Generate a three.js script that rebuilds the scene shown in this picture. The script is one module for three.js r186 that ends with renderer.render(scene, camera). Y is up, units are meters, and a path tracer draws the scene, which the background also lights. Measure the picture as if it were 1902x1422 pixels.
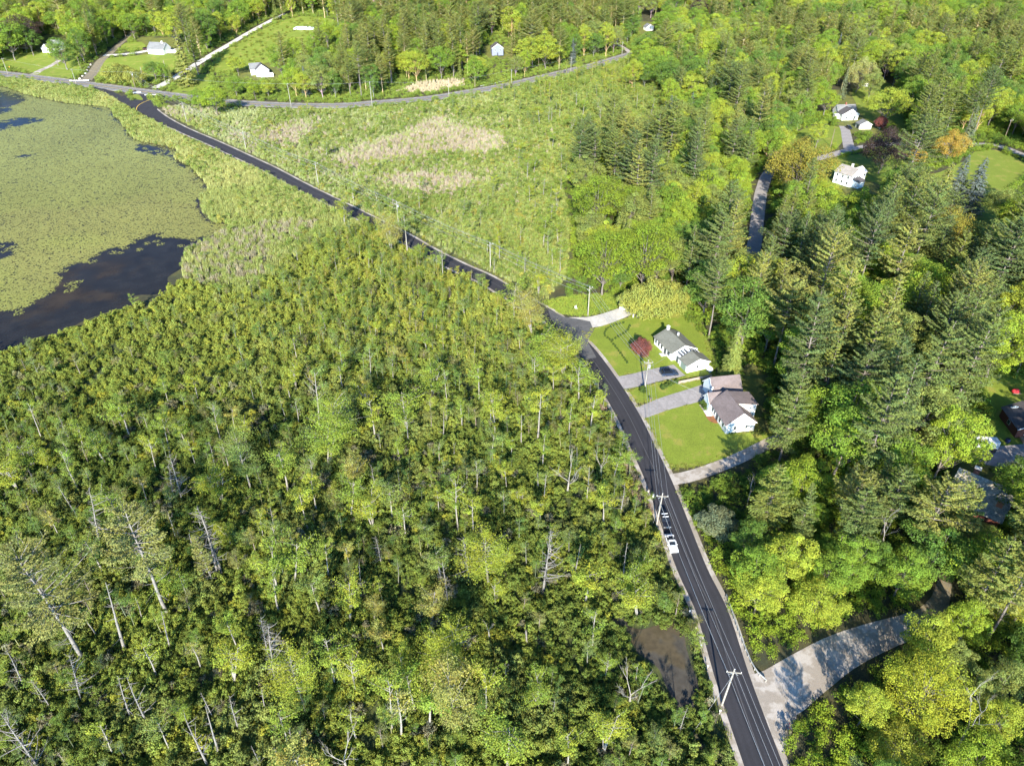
import * as THREE from 'three';
import { mergeGeometries, toCreasedNormals } from 'three/addons/utils/BufferGeometryUtils.js';
import { TessellateModifier } from 'three/addons/modifiers/TessellateModifier.js';
import { RoundedBoxGeometry } from 'three/addons/geometries/RoundedBoxGeometry.js';
import { Sky } from 'three/addons/objects/Sky.js';

// ---------------------------------------------------------------- camera, sky, sun, exposure
const scene = new THREE.Scene();
const EYE = 115, PITCH = THREE.MathUtils.degToRad(34.9), FOCAL = 1315;
const camera = new THREE.PerspectiveCamera(2 * Math.atan(711 / FOCAL) * 180 / Math.PI, 1902 / 1422, 1, 6000);
camera.position.set(0, EYE, 0);
camera.rotation.set(-PITCH, 0, 0);
scene.add(camera);
const SUN = new THREE.Vector3(-0.075, 0.49, 1).normalize();
const sky = new Sky();
sky.scale.setScalar(5000);
sky.material.uniforms.sunPosition.value.copy(SUN);
sky.material.uniforms.turbidity.value = 3.5;
sky.material.uniforms.rayleigh.value = 0.8;
sky.material.uniforms.mieCoefficient.value = 0.004;
sky.material.uniforms.cloudCoverage.value = 0;
sky.name = 'sky'; sky.userData = { kind: 'structure' };
scene.add(sky);
scene.environmentIntensity = 0.29;
const sun = new THREE.DirectionalLight(new THREE.Color(1, 0.91, 0.74), 5);
sun.position.copy(SUN).multiplyScalar(900).add(new THREE.Vector3(0, 0, -350));
sun.target.position.set(0, 0, -350);
sun.castShadow = true;
Object.assign(sun.shadow.camera, { left: -600, right: 600, top: 600, bottom: -600, near: 10, far: 2500 });
scene.add(sun, sun.target);
const renderer = new THREE.WebGLRenderer();
renderer.toneMapping = THREE.LinearToneMapping;
renderer.toneMappingExposure = 2.5;
renderer.shadowMap.enabled = true;

// ---------------------------------------------------------------- random numbers and noise
let seed = 7;
function reseed(s) { seed = s; }
function rnd() { seed = (seed + 0x6D2B79F5) | 0; let t = Math.imul(seed ^ (seed >>> 15), 1 | seed); t = (t + Math.imul(t ^ (t >>> 7), 61 | t)) ^ t; return ((t ^ (t >>> 14)) >>> 0) / 4294967296; }
const rr = (a, b) => a + (b - a) * rnd();
const pick = (a) => a[Math.floor(rnd() * a.length)];
const hash = (x, y) => { let n = Math.imul(x, 374761393) + Math.imul(y, 668265263); n = Math.imul(n ^ (n >>> 13), 1274126177); return ((n ^ (n >>> 16)) >>> 0) / 4294967296; };
function vnoise(x, y, per = 0) {
  const xi = Math.floor(x), yi = Math.floor(y), fx = x - xi, fy = y - yi, w = (v) => per ? ((v % per) + per) % per : v;
  const sx = fx * fx * (3 - 2 * fx), sy = fy * fy * (3 - 2 * fy);
  const a = hash(w(xi), w(yi)), b = hash(w(xi + 1), w(yi)), c = hash(w(xi), w(yi + 1)), d = hash(w(xi + 1), w(yi + 1));
  return a + (b - a) * sx + (c - a) * sy + (a - b - c + d) * sx * sy;
}
const fbm = (x, y, o = 4) => { let s = 0, a = 0.5; for (let i = 0; i < o; i++) { s += a * vnoise(x, y); x = x * 2.03 + 17; y = y * 2.03 + 9; a /= 2; } return s / (1 - 2 ** -o); };
const clamp = (v, a = 0, b = 1) => Math.min(b, Math.max(a, v));
const sstep = (a, b, v) => { const t = clamp((v - a) / (b - a)); return t * t * (3 - 2 * t); };

// ---------------------------------------------------------------- terrain and photograph pixels
const ROADD = [[-900, 760], [-600, 680], [-389, 576], [-226, 505], [-108, 480], [-54, 498], [0, 541], [66, 611], [105, 658], [200, 690], [500, 700], [1500, 720]];
function lerpTable(t, x) { if (x <= t[0][0]) return t[0][1]; for (let i = 1; i < t.length; i++) if (x <= t[i][0]) { const [x0, y0] = t[i - 1], [x1, y1] = t[i]; return y0 + (y1 - y0) * (x - x0) / (x1 - x0); } return t[t.length - 1][1]; }
function height(x, z) {
  const t = -z - lerpTable(ROADD, x) - 10;
  if (t <= 0) return 0;
  const rise = 0.15 * t * t / (t + 35);
  return 75 * (1 - Math.exp(-rise / 75)) + 2.5 * sstep(0, 60, t) * (fbm(x * 0.012 + 5, z * 0.012, 3) - 0.5);
}
const cosP = Math.cos(PITCH), sinP = Math.sin(PITCH);
function ray(px, py) { const a = (px - 951) / FOCAL, b = (711 - py) / FOCAL; return [a, b * cosP - sinP, -cosP - b * sinP]; }
function at(px, py, up = 0) {            // the point of the ground (or UP metres above it) that a pixel shows
  const [a, b, c] = ray(px, py);
  let t = (EYE - up) / -Math.min(b, -0.01);
  if (height(a * t, c * t) > 0 || -c * t > 470) {
    let lo = 200;
    for (let s = 200; s < 2500; s += 4) { if (EYE + b * s < height(a * s, c * s) + up) { lo = s; break; } lo = s; }
    let A = lo - 4, B = lo;
    for (let i = 0; i < 12; i++) { const m = (A + B) / 2; if (EYE + b * m < height(a * m, c * m) + up) B = m; else A = m; }
    t = B;
  }
  return new THREE.Vector3(a * t, EYE + b * t, c * t);
}
function toPx(x, y, z) { const dy = y - EYE, depth = -z * cosP - dy * sinP, u = dy * cosP - z * sinP; return [951 + FOCAL * x / depth, 711 - FOCAL * u / depth, depth]; }
const worldPoly = (pts) => pts.map(([x, y]) => { const p = at(x, y); return [p.x, p.z]; });
function inside(poly, x, y) { let c = false; for (let i = 0, j = poly.length - 1; i < poly.length; j = i++) { const [xi, yi] = poly[i], [xj, yj] = poly[j]; if ((yi > y) !== (yj > y) && x < (xj - xi) * (y - yi) / (yj - yi) + xi) c = !c; } return c; }
function edgeDist(poly, x, y) { let m = 1e9; for (let i = 0, j = poly.length - 1; i < poly.length; j = i++) { const [x1, y1] = poly[j], [x2, y2] = poly[i], dx = x2 - x1, dy = y2 - y1, t = clamp(((x - x1) * dx + (y - y1) * dy) / (dx * dx + dy * dy + 1e-9)); m = Math.min(m, Math.hypot(x - x1 - t * dx, y - y1 - t * dy)); } return m; }

// ---------------------------------------------------------------- materials
const lin = (r, g, b) => new THREE.Color().setRGB(r, g, b);
function noiseTexture(n, fn, srgb = true) {
  const d = new Uint8Array(n * n * 4);
  for (let y = 0; y < n; y++) for (let x = 0; x < n; x++) { const c = fn(x / n, y / n), i = (y * n + x) * 4; d[i] = clamp(c[0]) * 255; d[i + 1] = clamp(c[1]) * 255; d[i + 2] = clamp(c[2]) * 255; d[i + 3] = 255; }
  const t = new THREE.DataTexture(d, n, n); t.wrapS = t.wrapT = THREE.RepeatWrapping; t.magFilter = THREE.LinearFilter; t.minFilter = THREE.LinearFilter;
  if (srgb) t.colorSpace = THREE.SRGBColorSpace;
  t.needsUpdate = true; return t;
}
const grainA = noiseTexture(512, (u, v) => { const f = vnoise(u * 256, v * 256, 256) * 0.3 + vnoise(u * 64, v * 64, 64) * 0.25 + vnoise(u * 16, v * 16, 16) * 0.25 + vnoise(u * 5, v * 5, 5) * 0.2, k = 0.72 + 0.4 * f; return [k, k, k]; });
const grainB = noiseTexture(512, (u, v) => { const a = vnoise(u * 128, v * 128, 128), b = vnoise(u * 9, v * 9, 9) * 0.6 + vnoise(u * 30, v * 30, 30) * 0.4, k = 0.62 + 0.28 * a + 0.22 * b; return [k * (0.92 + 0.16 * b), k, k * (1.04 - 0.2 * b)]; });
const grainMap = (t, m) => { const c = t.clone(); c.repeat.set(1 / m, 1 / m); c.needsUpdate = true; return c; };
function mat(r, g, b, o = {}) { return new THREE.MeshStandardMaterial({ color: lin(r, g, b), roughness: 0.9, metalness: 0, ...o }); }
function leafMat(r, g, b, o = {}) { return new THREE.MeshPhysicalMaterial({ color: lin(r, g, b), roughness: 0.95, specularIntensity: 0.3, transmission: 0.3, thickness: 0, vertexColors: true, side: THREE.DoubleSide, ...o }); }
const wearMap = noiseTexture(256, (u, v) => { const w = Math.exp(-(((Math.abs(u - 0.5) - 0.16) / 0.05) ** 2)) + Math.exp(-(((Math.abs(u - 0.5) - 0.36) / 0.05) ** 2)), k = 0.74 + 0.1 * w * (0.6 + 0.6 * vnoise(u * 8, v * 10, 10)) + 0.16 * vnoise(u * 128, v * 256, 256) + 0.1 * vnoise(u * 5, v * 17, 17); return [k, k, k]; }); wearMap.repeat.set(1 / 6.3, 1 / 44); wearMap.offset.set(0.5, 0);
const turf = noiseTexture(512, (u, v) => { const n = vnoise(u * 7, v * 7, 7) * 0.5 + vnoise(u * 17, v * 17, 17) * 0.3 + vnoise(u * 41, v * 41, 41) * 0.2, f = vnoise(u * 190, v * 190, 190), d = sstep(0.56, 0.74, n), k = 0.74 + 0.22 * f + 0.12 * (n - 0.5); return [k * (0.88 + 0.1 * d), k * (0.95 - 0.01 * d), k * (0.85 + 0.4 * d)]; });
const gritty = noiseTexture(512, (u, v) => { const f = vnoise(u * 250, v * 250, 250), c = vnoise(u * 6, v * 6, 6) * 0.5 + vnoise(u * 15, v * 15, 15) * 0.3 + vnoise(u * 40, v * 40, 40) * 0.2, p = sstep(0.35, 0.62, c), k = 0.72 + 0.14 * f + 0.14 * p; return [k, k * (0.98 + 0.02 * p), k * (0.94 + 0.05 * p)]; });
const M = {
  ground: mat(1, 1, 1, { vertexColors: true, map: grainMap(grainB, 14) }),
  asphalt: mat(0.036, 0.0345, 0.042, { map: wearMap, roughness: 0.85 }),
  oldAsphalt: mat(0.22, 0.21, 0.205, { map: grainMap(grainA, 8) }),
  gravel: mat(0.5, 0.45, 0.41, { map: grainMap(gritty, 16) }),
  paleGravel: mat(0.6, 0.56, 0.5, { map: grainMap(grainA, 7) }),
  dirt: mat(0.27, 0.225, 0.17, { map: grainMap(grainB, 6) }),
  drive: mat(0.36, 0.33, 0.32, { map: grainMap(grainA, 7) }),
  lawn: mat(0.33, 0.36, 0.036, { map: grainMap(turf, 23) }),
  yellowPaint: mat(0.7, 0.45, 0.06), whitePaint: mat(0.75, 0.75, 0.73),
  white: mat(0.68, 0.68, 0.66, { roughness: 0.7 }), trim: mat(0.82, 0.82, 0.82, { roughness: 0.6 }),
  cream: mat(0.7, 0.67, 0.58), paleBlue: mat(0.6, 0.68, 0.72), blueGrey: mat(0.2, 0.22, 0.3),
  redBrown: mat(0.16, 0.05, 0.035), brick: mat(0.3, 0.12, 0.08, { map: grainMap(grainA, 1) }),
  oliveRoof: mat(0.19, 0.19, 0.155, { map: grainMap(grainA, 3) }), mauveRoof: mat(0.2, 0.16, 0.155, { map: grainMap(grainA, 3) }),
  greyRoof: mat(0.2, 0.2, 0.2, { map: grainMap(grainA, 3) }), tanRoof: mat(0.36, 0.33, 0.3, { map: grainMap(grainA, 3) }), darkRoof: mat(0.11, 0.1, 0.105, { map: grainMap(grainA, 3) }),
  window: mat(0.03, 0.04, 0.05, { roughness: 0.12 }), darkDoor: mat(0.05, 0.06, 0.07, { roughness: 0.5 }), greenDoor: mat(0.2, 0.26, 0.22, { roughness: 0.6 }),
  pole: mat(0.38, 0.35, 0.3, { map: grainMap(grainA, 2) }), darkPole: mat(0.2, 0.15, 0.12), wire: mat(0.3, 0.31, 0.32, { roughness: 0.5 }), steel: mat(0.6, 0.62, 0.62, { roughness: 0.45, metalness: 0.5 }),
  bark: mat(0.22, 0.19, 0.16, { map: grainMap(grainA, 2) }), paleBark: mat(0.33, 0.305, 0.26, { map: grainMap(grainA, 2) }), deadWood: mat(0.26, 0.24, 0.215, { map: grainMap(grainA, 2) }), whiteWood: mat(0.33, 0.305, 0.265, { map: grainMap(grainA, 2) }),
  fence: mat(0.34, 0.27, 0.23), wood: mat(0.3, 0.2, 0.12), rubber: mat(0.02, 0.02, 0.02),
  carBlack: new THREE.MeshPhysicalMaterial({ color: lin(0.012, 0.013, 0.017), roughness: 0.35, clearcoat: 1, clearcoatRoughness: 0.06 }),
  carWhite: new THREE.MeshPhysicalMaterial({ color: lin(0.75, 0.75, 0.76), roughness: 0.4, clearcoat: 1, clearcoatRoughness: 0.08 }),
  carBlue: new THREE.MeshPhysicalMaterial({ color: lin(0.02, 0.035, 0.07), roughness: 0.35, clearcoat: 1, clearcoatRoughness: 0.06 }),
  carGlass: new THREE.MeshPhysicalMaterial({ color: lin(0.012, 0.015, 0.02), roughness: 0.12, specularIntensity: 0.55 }), chrome: mat(0.7, 0.7, 0.72, { roughness: 0.25, metalness: 0.9 }), lampGlass: mat(0.7, 0.7, 0.7, { roughness: 0.2 }),
  orange: mat(0.85, 0.28, 0.03), red: mat(0.5, 0.03, 0.04), poolWater: mat(0.05, 0.16, 0.22, { roughness: 0.08 }), concrete: mat(0.6, 0.58, 0.55),
};

// ---------------------------------------------------------------- naming
const taken = new Map();
function numbered(n) { const k = taken.get(n) ?? 0; taken.set(n, k + 1); return k ? `${n}_${String(k).padStart(3, '0')}` : n; }
function tag(o, label, category, group, kind) { o.userData = { ...o.userData, label, category }; if (group) o.userData.group = group; if (kind) o.userData.kind = kind; return o; }
function mesh(name, geo, m, parent) { const o = new THREE.Mesh(geo, m); o.name = parent ? name : numbered(name); o.castShadow = o.receiveShadow = true; (parent ?? scene).add(o); return o; }
function part(name, geo, m, parent) { const o = mesh(name, geo, m, parent); o.name = numbered(name); return o; }
function thing(name, label, category, x, y, z, turn = 0, group) { const o = new THREE.Group(); o.name = numbered(name); o.position.set(x, y, z); o.rotation.y = turn; tag(o, label, category, group); scene.add(o); return o; }
function struct(name, geo, m, label) { const o = mesh(name, geo, m); o.userData = { kind: 'structure' }; if (label) o.userData.label = label; return o; }
function copy(src, x, y, z, turn, sx, sy, label, group) {
  const o = src.clone(); o.userData = { ...src.userData };
  o.name = numbered(src.name.replace(/_\d{3}$/, '')); o.traverse((c) => { if (c !== o) c.name = numbered(c.name.replace(/_\d{3}$/, '')); });
  o.position.set(x, y, z); o.rotation.set(0, turn, 0); o.scale.set(sx, sy, sx);
  if (label) o.userData.label = label; if (group) o.userData.group = group; else delete o.userData.group;
  scene.add(o); return o;
}
// ---------------------------------------------------------------- sheets, strips and the ground
function strip(pts, width, up, every = 4) {      // a ribbon along pixel points, laid over the terrain
  const c = new THREE.CatmullRomCurve3(pts.map((p) => p.isVector3 ? p : at(p[0], p[1])), false, 'centripetal');
  const n = Math.max(2, Math.ceil(c.getLength() / every)), P = [], U = [], I = [];
  const w = (t) => Array.isArray(width) ? width[0] + (width[1] - width[0]) * t : width;
  let run = 0, last = null;
  for (let i = 0; i <= n; i++) {
    const p = c.getPointAt(i / n), t = c.getTangentAt(i / n), l = Math.hypot(t.x, t.z), nx = -t.z / l, nz = t.x / l, h = w(i / n) / 2;
    if (last) run += p.distanceTo(last); last = p;
    for (const s of [-1, 1]) { const x = p.x + nx * h * s, z = p.z + nz * h * s; P.push(x, height(x, z) + up + (height(x, z) > 0.05 ? 0.22 : 0), z); U.push(s * h, run); }
    if (i) { const k = i * 2; I.push(k - 2, k, k - 1, k - 1, k, k + 1); }
  }
  const g = new THREE.BufferGeometry(); g.setAttribute('position', new THREE.Float32BufferAttribute(P, 3)); g.setAttribute('uv', new THREE.Float32BufferAttribute(U, 2)); g.setIndex(I);
  g.computeVertexNormals();
  if (g.attributes.normal.getY(0) < 0) { for (let i = 0; i < I.length; i += 3) [I[i], I[i + 1]] = [I[i + 1], I[i]]; g.setIndex(I); g.computeVertexNormals(); }
  return g;
}
function sheet(poly, up, cell = 9) {             // poly: world [x, z]
  const s = new THREE.Shape(poly.map(([x, z]) => new THREE.Vector2(x, -z)));
  let g = new THREE.ShapeGeometry(s).rotateX(-Math.PI / 2);
  const hilly = poly.some(([x, z]) => height(x, z) > 0.02);
  if (hilly) { g = new TessellateModifier(cell, 9).modify(g.toNonIndexed()); }
  const p = g.attributes.position, uv = [];
  for (let i = 0; i < p.count; i++) { const h = height(p.getX(i), p.getZ(i)); p.setY(i, h + up + (h > 0.05 ? 0.22 : 0)); uv.push(p.getX(i), p.getZ(i)); }
  g.setAttribute('uv', new THREE.Float32BufferAttribute(uv, 2)); g.computeVertexNormals(); return g;
}
function roundPoly(pts, n = 3) { const c = new THREE.CatmullRomCurve3(pts.map(([x, y]) => new THREE.Vector3(x, 0, y)), true, 'centripetal'); return c.getPoints(pts.length * n).slice(0, -1).map((p) => [p.x, p.z]); }

const PX = {
  pond: [[-420, 690], [-200, 668], [0, 656], [50, 640], [60, 628], [118, 616], [148, 599], [209, 576], [246, 570], [249, 549], [293, 546], [313, 532], [311, 515], [336, 498], [336, 482], [347, 465], [370, 451], [420, 425], [417, 413], [397, 414], [373, 391], [371, 367], [387, 352], [370, 327], [355, 310], [323, 293], [330, 280], [290, 268], [249, 259], [232, 236], [209, 212], [202, 199], [158, 195], [128, 192], [57, 178], [20, 165], [0, 160], [-160, 152], [-420, 190]],
  pool: [[1147, 1139], [1160, 1150], [1172, 1164], [1196, 1168], [1215, 1162], [1240, 1157], [1262, 1160], [1271, 1178], [1275, 1202], [1285, 1236], [1295, 1262], [1298, 1292], [1285, 1318], [1256, 1318], [1246, 1290], [1236, 1272], [1224, 1243], [1205, 1226], [1186, 1214], [1176, 1196], [1164, 1180], [1148, 1164], [1137, 1150]],
  poolView: [[1147, 1139], [1160, 1150], [1172, 1162], [1215, 1160], [1262, 1157], [1273, 1178], [1277, 1202], [1288, 1238], [1298, 1268], [1300, 1310], [1288, 1328], [1255, 1328], [1240, 1298], [1224, 1255], [1200, 1240], [1180, 1222], [1170, 1198], [1160, 1180], [1146, 1168], [1135, 1150]],
  open: [
    [[-60, 150], [0, 158], [52, 178], [55, 190], [30, 196], [14, 212], [-30, 216], [-60, 190]],
    [[-60, 219], [0, 222], [40, 214], [85, 216], [92, 224], [40, 234], [0, 244], [-60, 250]],
    [[150, 194], [200, 199], [207, 208], [176, 210], [160, 202]],
    [[226, 250], [255, 258], [326, 284], [322, 293], [290, 292], [255, 282], [232, 268]],
    [[322, 292], [352, 308], [388, 346], [384, 354], [360, 338], [345, 322], [326, 312]],
    [[-420, 585], [0, 566], [42, 560], [76, 545], [97, 527], [93, 510], [82, 498], [125, 490], [166, 478], [190, 460], [235, 455], [252, 438], [280, 428], [305, 430], [316, 439], [346, 441], [380, 432], [398, 424], [408, 412], [425, 425], [420, 560], [200, 700], [-420, 710]],
    [[-60, 448], [38, 449], [36, 478], [20, 483], [-60, 486]],
    [[5, 290], [60, 284], [66, 290], [20, 299]],
  ],
  swamp: [[-260, 1700], [-330, 640], [0, 660], [50, 645], [120, 622], [150, 606], [210, 583], [250, 575], [300, 552], [345, 520], [420, 540], [480, 530], [530, 490], [570, 455], [640, 430], [700, 415], [757, 452], [840, 492], [890, 524], [945, 560], [1010, 605], [1060, 640], [1085, 690], [1108, 730], [1145, 790], [1180, 855], [1195, 900], [1220, 965], [1258, 1075], [1290, 1165], [1330, 1280], [1385, 1440], [1440, 1700]],
  reeds: [[345, 520], [336, 498], [347, 465], [420, 425], [397, 414], [373, 391], [371, 367], [387, 352], [370, 327], [323, 293], [330, 280], [249, 259], [209, 212], [202, 199], [128, 192], [57, 178], [0, 160], [-160, 152], [-160, 136], [0, 145], [60, 151], [135, 162], [200, 172], [228, 180], [262, 214], [312, 240], [340, 254], [464, 310], [538, 342], [622, 390], [700, 430], [640, 440], [570, 465], [530, 500], [480, 540], [420, 550]],
  meadow: [[300, 200], [330, 196], [420, 202], [481, 203], [639, 204], [691, 201], [802, 191], [882, 178], [950, 166], [1031, 147], [1105, 130], [1170, 112], [1215, 150], [1235, 190], [1245, 240], [1180, 290], [1090, 310], [1045, 345], [1060, 420], [1050, 520], [1010, 560], [957, 530], [879, 488], [748, 425], [627, 367], [498, 300], [345, 230], [310, 212]],
  tan: [
    [[615, 292], [650, 275], [700, 262], [750, 245], [800, 222], [830, 222], [850, 232], [900, 240], [950, 262], [930, 282], [880, 290], [840, 282], [800, 286], [750, 296], [690, 312], [640, 318]],
    [[690, 332], [760, 322], [830, 316], [890, 330], [880, 352], [810, 362], [740, 352]],
    [[455, 258], [500, 240], [560, 226], [585, 234], [560, 262], [500, 268]],
    [[730, 172], [775, 155], [862, 147], [862, 160], [800, 172]],
    [[330, 520], [345, 480], [400, 440], [440, 420], [560, 408], [600, 420], [530, 450], [490, 480], [470, 520], [420, 540]],
    [[300, 206], [312, 200], [330, 205], [320, 214]],
  ],
};
const W = {}; for (const k of Object.keys(PX)) W[k] = Array.isArray(PX[k][0][0]) ? PX[k].map(worldPoly) : worldPoly(PX[k]);
W.pond = roundPoly(W.pond); W.open = W.open.map((p) => roundPoly(p)); W.pool = roundPoly(W.pool);

// lines that must stay readable: roads and drives, in pixels
const MAIN = [[1470, 1560], [1419, 1422], [1362, 1262], [1321, 1131], [1288, 1062], [1244, 946], [1218, 880], [1199, 840], [1167, 772], [1128, 708], [1090, 655], [1062, 625], [1022, 588], [962, 554], [903, 519], [850, 495], [795, 467], [750, 441], [625, 378], [560, 346], [498, 313], [466, 298], [402, 268], [338, 240], [300, 219], [276, 200], [264, 188], [258, 178]];
const FARROAD = [[-260, 100], [-120, 121], [0, 136], [60, 143.5], [135, 153], [200, 161.5], [260, 169.5], [331, 178.5], [363, 182.5], [420, 189], [481, 193], [560, 196], [639, 195.5], [691, 191.5], [750, 187], [802, 182], [882, 169], [950, 156.5], [1031, 138], [1105, 120.5], [1150, 107.5], [1185, 97], [1230, 84], [1300, 66]];
const mainCurve = new THREE.CatmullRomCurve3(MAIN.map((p) => at(...p)), false, 'centripetal'), farCurve = new THREE.CatmullRomCurve3(FARROAD.map((p) => at(...p)), false, 'centripetal');
const DRIVES = [ // points, width, material, name, label
  [[[1700, 1158], [1722, 1146], [1745, 1120], [1756, 1080]], [4.6, 2.4], 'dirt', 'driveway', 'shaded dirt end of the gravel lane'],
  [[[1404, 1300], [1440, 1290], [1500, 1250], [1560, 1212], [1630, 1182], [1690, 1162], [1712, 1152]], [9.5, 4.6], 'gravel', 'driveway', 'gravel lane leaving the road beside the guardrail'],
  [[[306, 224], [280, 213], [258, 202], [236, 190], [210, 175], [178, 162]], [6, 4.5], 'asphalt', 'slip_road', 'dark slip road curving left into the grey road'],
  [[[1228, 893], [1275, 886], [1330, 868], [1385, 845], [1430, 822], [1490, 800]], [3.8, 3.2], 'gravel', 'driveway', 'narrow gravel lane below the mauve-roofed house'],
  [[[1188, 768], [1215, 757], [1250, 745], [1290, 734], [1322, 724]], [4.8, 6.6], 'drive', 'driveway', 'grey drive of the mauve-roofed house'],
  [[[1148, 712], [1180, 706], [1215, 697], [1250, 690], [1262, 687]], [6.4, 6.2], 'drive', 'driveway', 'grey drive of the olive-roofed house'],
  [[[1060, 600], [1100, 598], [1130, 590], [1162, 578], [1190, 566]], [7.5, 5], 'paleGravel', 'driveway', 'pale gravel pull-off beside the golden shrub'],
  [[[1392, 500], [1402, 450], [1408, 400], [1416, 350], [1432, 318], [1470, 302], [1530, 292], [1580, 278], [1640, 268], [1720, 268], [1800, 268], [1850, 270], [1902, 288], [1990, 320]], 5.5, 'drive', 'lane', 'grey lane winding between the pines to the white house'],
  [[[1578, 276], [1574, 258], [1570, 240], [1567, 234]], [6, 5], 'drive', 'driveway', 'drive in front of the white house'],
  [[[158, 150], [172, 135], [188, 112], [205, 98], [222, 82], [240, 66], [255, 52]], [9, 4], 'dirt', 'dirt_road', 'dirt road climbing the hill from the junction'],
  [[[192, 103], [220, 102], [250, 99], [285, 93], [318, 93], [335, 92]], [4, 7], 'paleGravel', 'driveway', 'bright gravel drive of the hillside house'],
  [[[288, 163], [305, 156], [322, 146], [345, 132], [375, 113], [420, 86], [460, 62], [500, 40], [530, 26]], [7, 4.5], 'paleGravel', 'driveway', 'long pale drive climbing the hill'],
  [[[62, 138], [75, 131], [95, 122], [110, 112]], [6, 4], 'gravel', 'driveway', 'short gravel drive of the white house by the pond'],
  [[[1172, 98], [1160, 90], [1140, 80], [1110, 70]], [5, 4], 'gravel', 'driveway', 'narrow side lane off the far road'],
  [[[1822, 836], [1850, 850], [1890, 848], [1960, 840]], [9, 8], 'drive', 'driveway', 'shaded drive in front of the camper'],
];
const driveCurves = DRIVES.map((d) => [new THREE.CatmullRomCurve3(d[0].map((p) => at(...p)), false, 'centripetal'), Array.isArray(d[1]) ? d[1] : [d[1], d[1]]]);
// distance field of all carriageways, for keeping plants off them
const roadPts = [];
function sampleRoad(c, w0, w1) { const n = Math.ceil(c.getLength() / 1.5); for (let i = 0; i <= n; i++) { const p = c.getPointAt(i / n); roadPts.push([p.x, p.z, (w0 + (w1 - w0) * i / n) / 2]); } }
sampleRoad(mainCurve, 6.4, 6.4); sampleRoad(farCurve, 11, 11); for (const [c, w] of driveCurves) sampleRoad(c, w[0], w[1]);
const roadCells = new Map(); for (const p of roadPts) { const k = Math.floor(p[0] / 12) + ',' + Math.floor(p[1] / 12); (roadCells.get(k) ?? roadCells.set(k, []).get(k)).push(p); }
function roadGap(x, z) { let m = 12; const i = Math.floor(x / 12), j = Math.floor(z / 12); for (let a = -1; a <= 1; a++) for (let b = -1; b <= 1; b++) for (const p of roadCells.get((i + a) + ',' + (j + b)) ?? []) m = Math.min(m, Math.hypot(p[0] - x, p[1] - z) - p[2]); return m; }

const LAWNS = [ // pixel outline, label
  [[[1092, 622], [1100, 612], [1130, 600], [1165, 590], [1210, 575], [1262, 578], [1312, 628], [1330, 690], [1322, 700], [1260, 712], [1250, 694], [1165, 694], [1140, 702], [1112, 668], [1092, 640]], 'mown lawn around the olive-roofed house'],
  [[[1168, 740], [1172, 724], [1215, 712], [1262, 702], [1330, 696], [1330, 712], [1240, 738], [1190, 748]], 'strip of lawn between the two drives'],
  [[[1200, 770], [1230, 762], [1310, 745], [1330, 760], [1350, 805], [1420, 800], [1440, 812], [1380, 836], [1310, 862], [1250, 868], [1232, 850], [1212, 805]], 'mown front lawn of the mauve-roofed house'],
  [[[1490, 240], [1530, 232], [1560, 236], [1566, 262], [1540, 282], [1500, 285], [1455, 300], [1440, 290]], 'sunny lawn before the white house'],
  [[[1590, 190], [1585, 165], [1640, 150], [1665, 165], [1690, 260], [1700, 330], [1790, 300], [1810, 282], [1850, 278], [1902, 300], [1980, 340], [1980, 470], [1780, 500], [1720, 420], [1640, 345], [1610, 335], [1560, 345], [1505, 345], [1520, 300], [1600, 285], [1660, 270], [1660, 235], [1620, 230]], 'wide lawn behind the two tall white houses'],
  [[[1832, 700], [1960, 690], [1960, 860], [1850, 830], [1838, 780]], 'shaded yard beside the red-brown house'],
  [[[0, 122], [0, 108], [60, 96], [120, 98], [135, 100], [150, 135], [120, 148], [60, 138]], 'lawn of the white house by the pond'],
  [[[190, 110], [225, 106], [300, 100], [330, 104], [320, 135], [270, 152], [215, 150], [178, 142]], 'lawn below the hillside house'],
  [[[225, 92], [232, 80], [262, 78], [268, 92]], 'small lawn above the bright gravel drive'],
  [[[392, 118], [440, 80], [505, 46], [560, 30], [620, 36], [610, 62], [560, 82], [520, 108], [440, 132], [400, 134]], 'grassy hillside field below the swimming pool'],
  [[[318, 172], [330, 156], [350, 142], [385, 138], [390, 170], [360, 178]], 'grass verge beside the big spruce'],
  [[[985, 570], [1010, 560], [1060, 548], [1130, 545], [1150, 560], [1140, 578], [1098, 590], [1050, 584]], 'rough grass verge beneath the roadside pole'],
];
const lawnWorld = LAWNS.map(([p]) => worldPoly(p));

const HOUSEPADS = [
  [[1205, 600], [1262, 590], [1330, 650], [1335, 700], [1250, 705], [1205, 640]], [[1315, 695], [1415, 690], [1425, 800], [1345, 815]], [[1545, 165], [1625, 175], [1640, 250], [1560, 250]], [[1535, 300], [1640, 300], [1640, 370], [1540, 370]],
  [[1770, 850], [1870, 840], [1880, 960], [1790, 1010], [1750, 940]], [[1860, 700], [1990, 700], [1990, 850], [1860, 850]], [[1800, 795], [1865, 795], [1865, 860], [1800, 860]], [[65, 65], [125, 65], [125, 108], [65, 108]], [[255, 68], [345, 70], [345, 108], [255, 106]], [[440, 95], [525, 95], [525, 150], [440, 150]],
  [[535, 40], [600, 40], [600, 65], [535, 65]], [[900, 85], [960, 85], [960, 110], [900, 110]], [[1140, 545], [1175, 545], [1175, 588], [1140, 588]], [[1585, 150], [1625, 150], [1625, 172], [1585, 172]], [[1745, 480], [1800, 480], [1800, 540], [1745, 540]], [[1185, 40], [1222, 40], [1222, 64], [1185, 64]],
].map(worldPoly);

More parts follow.
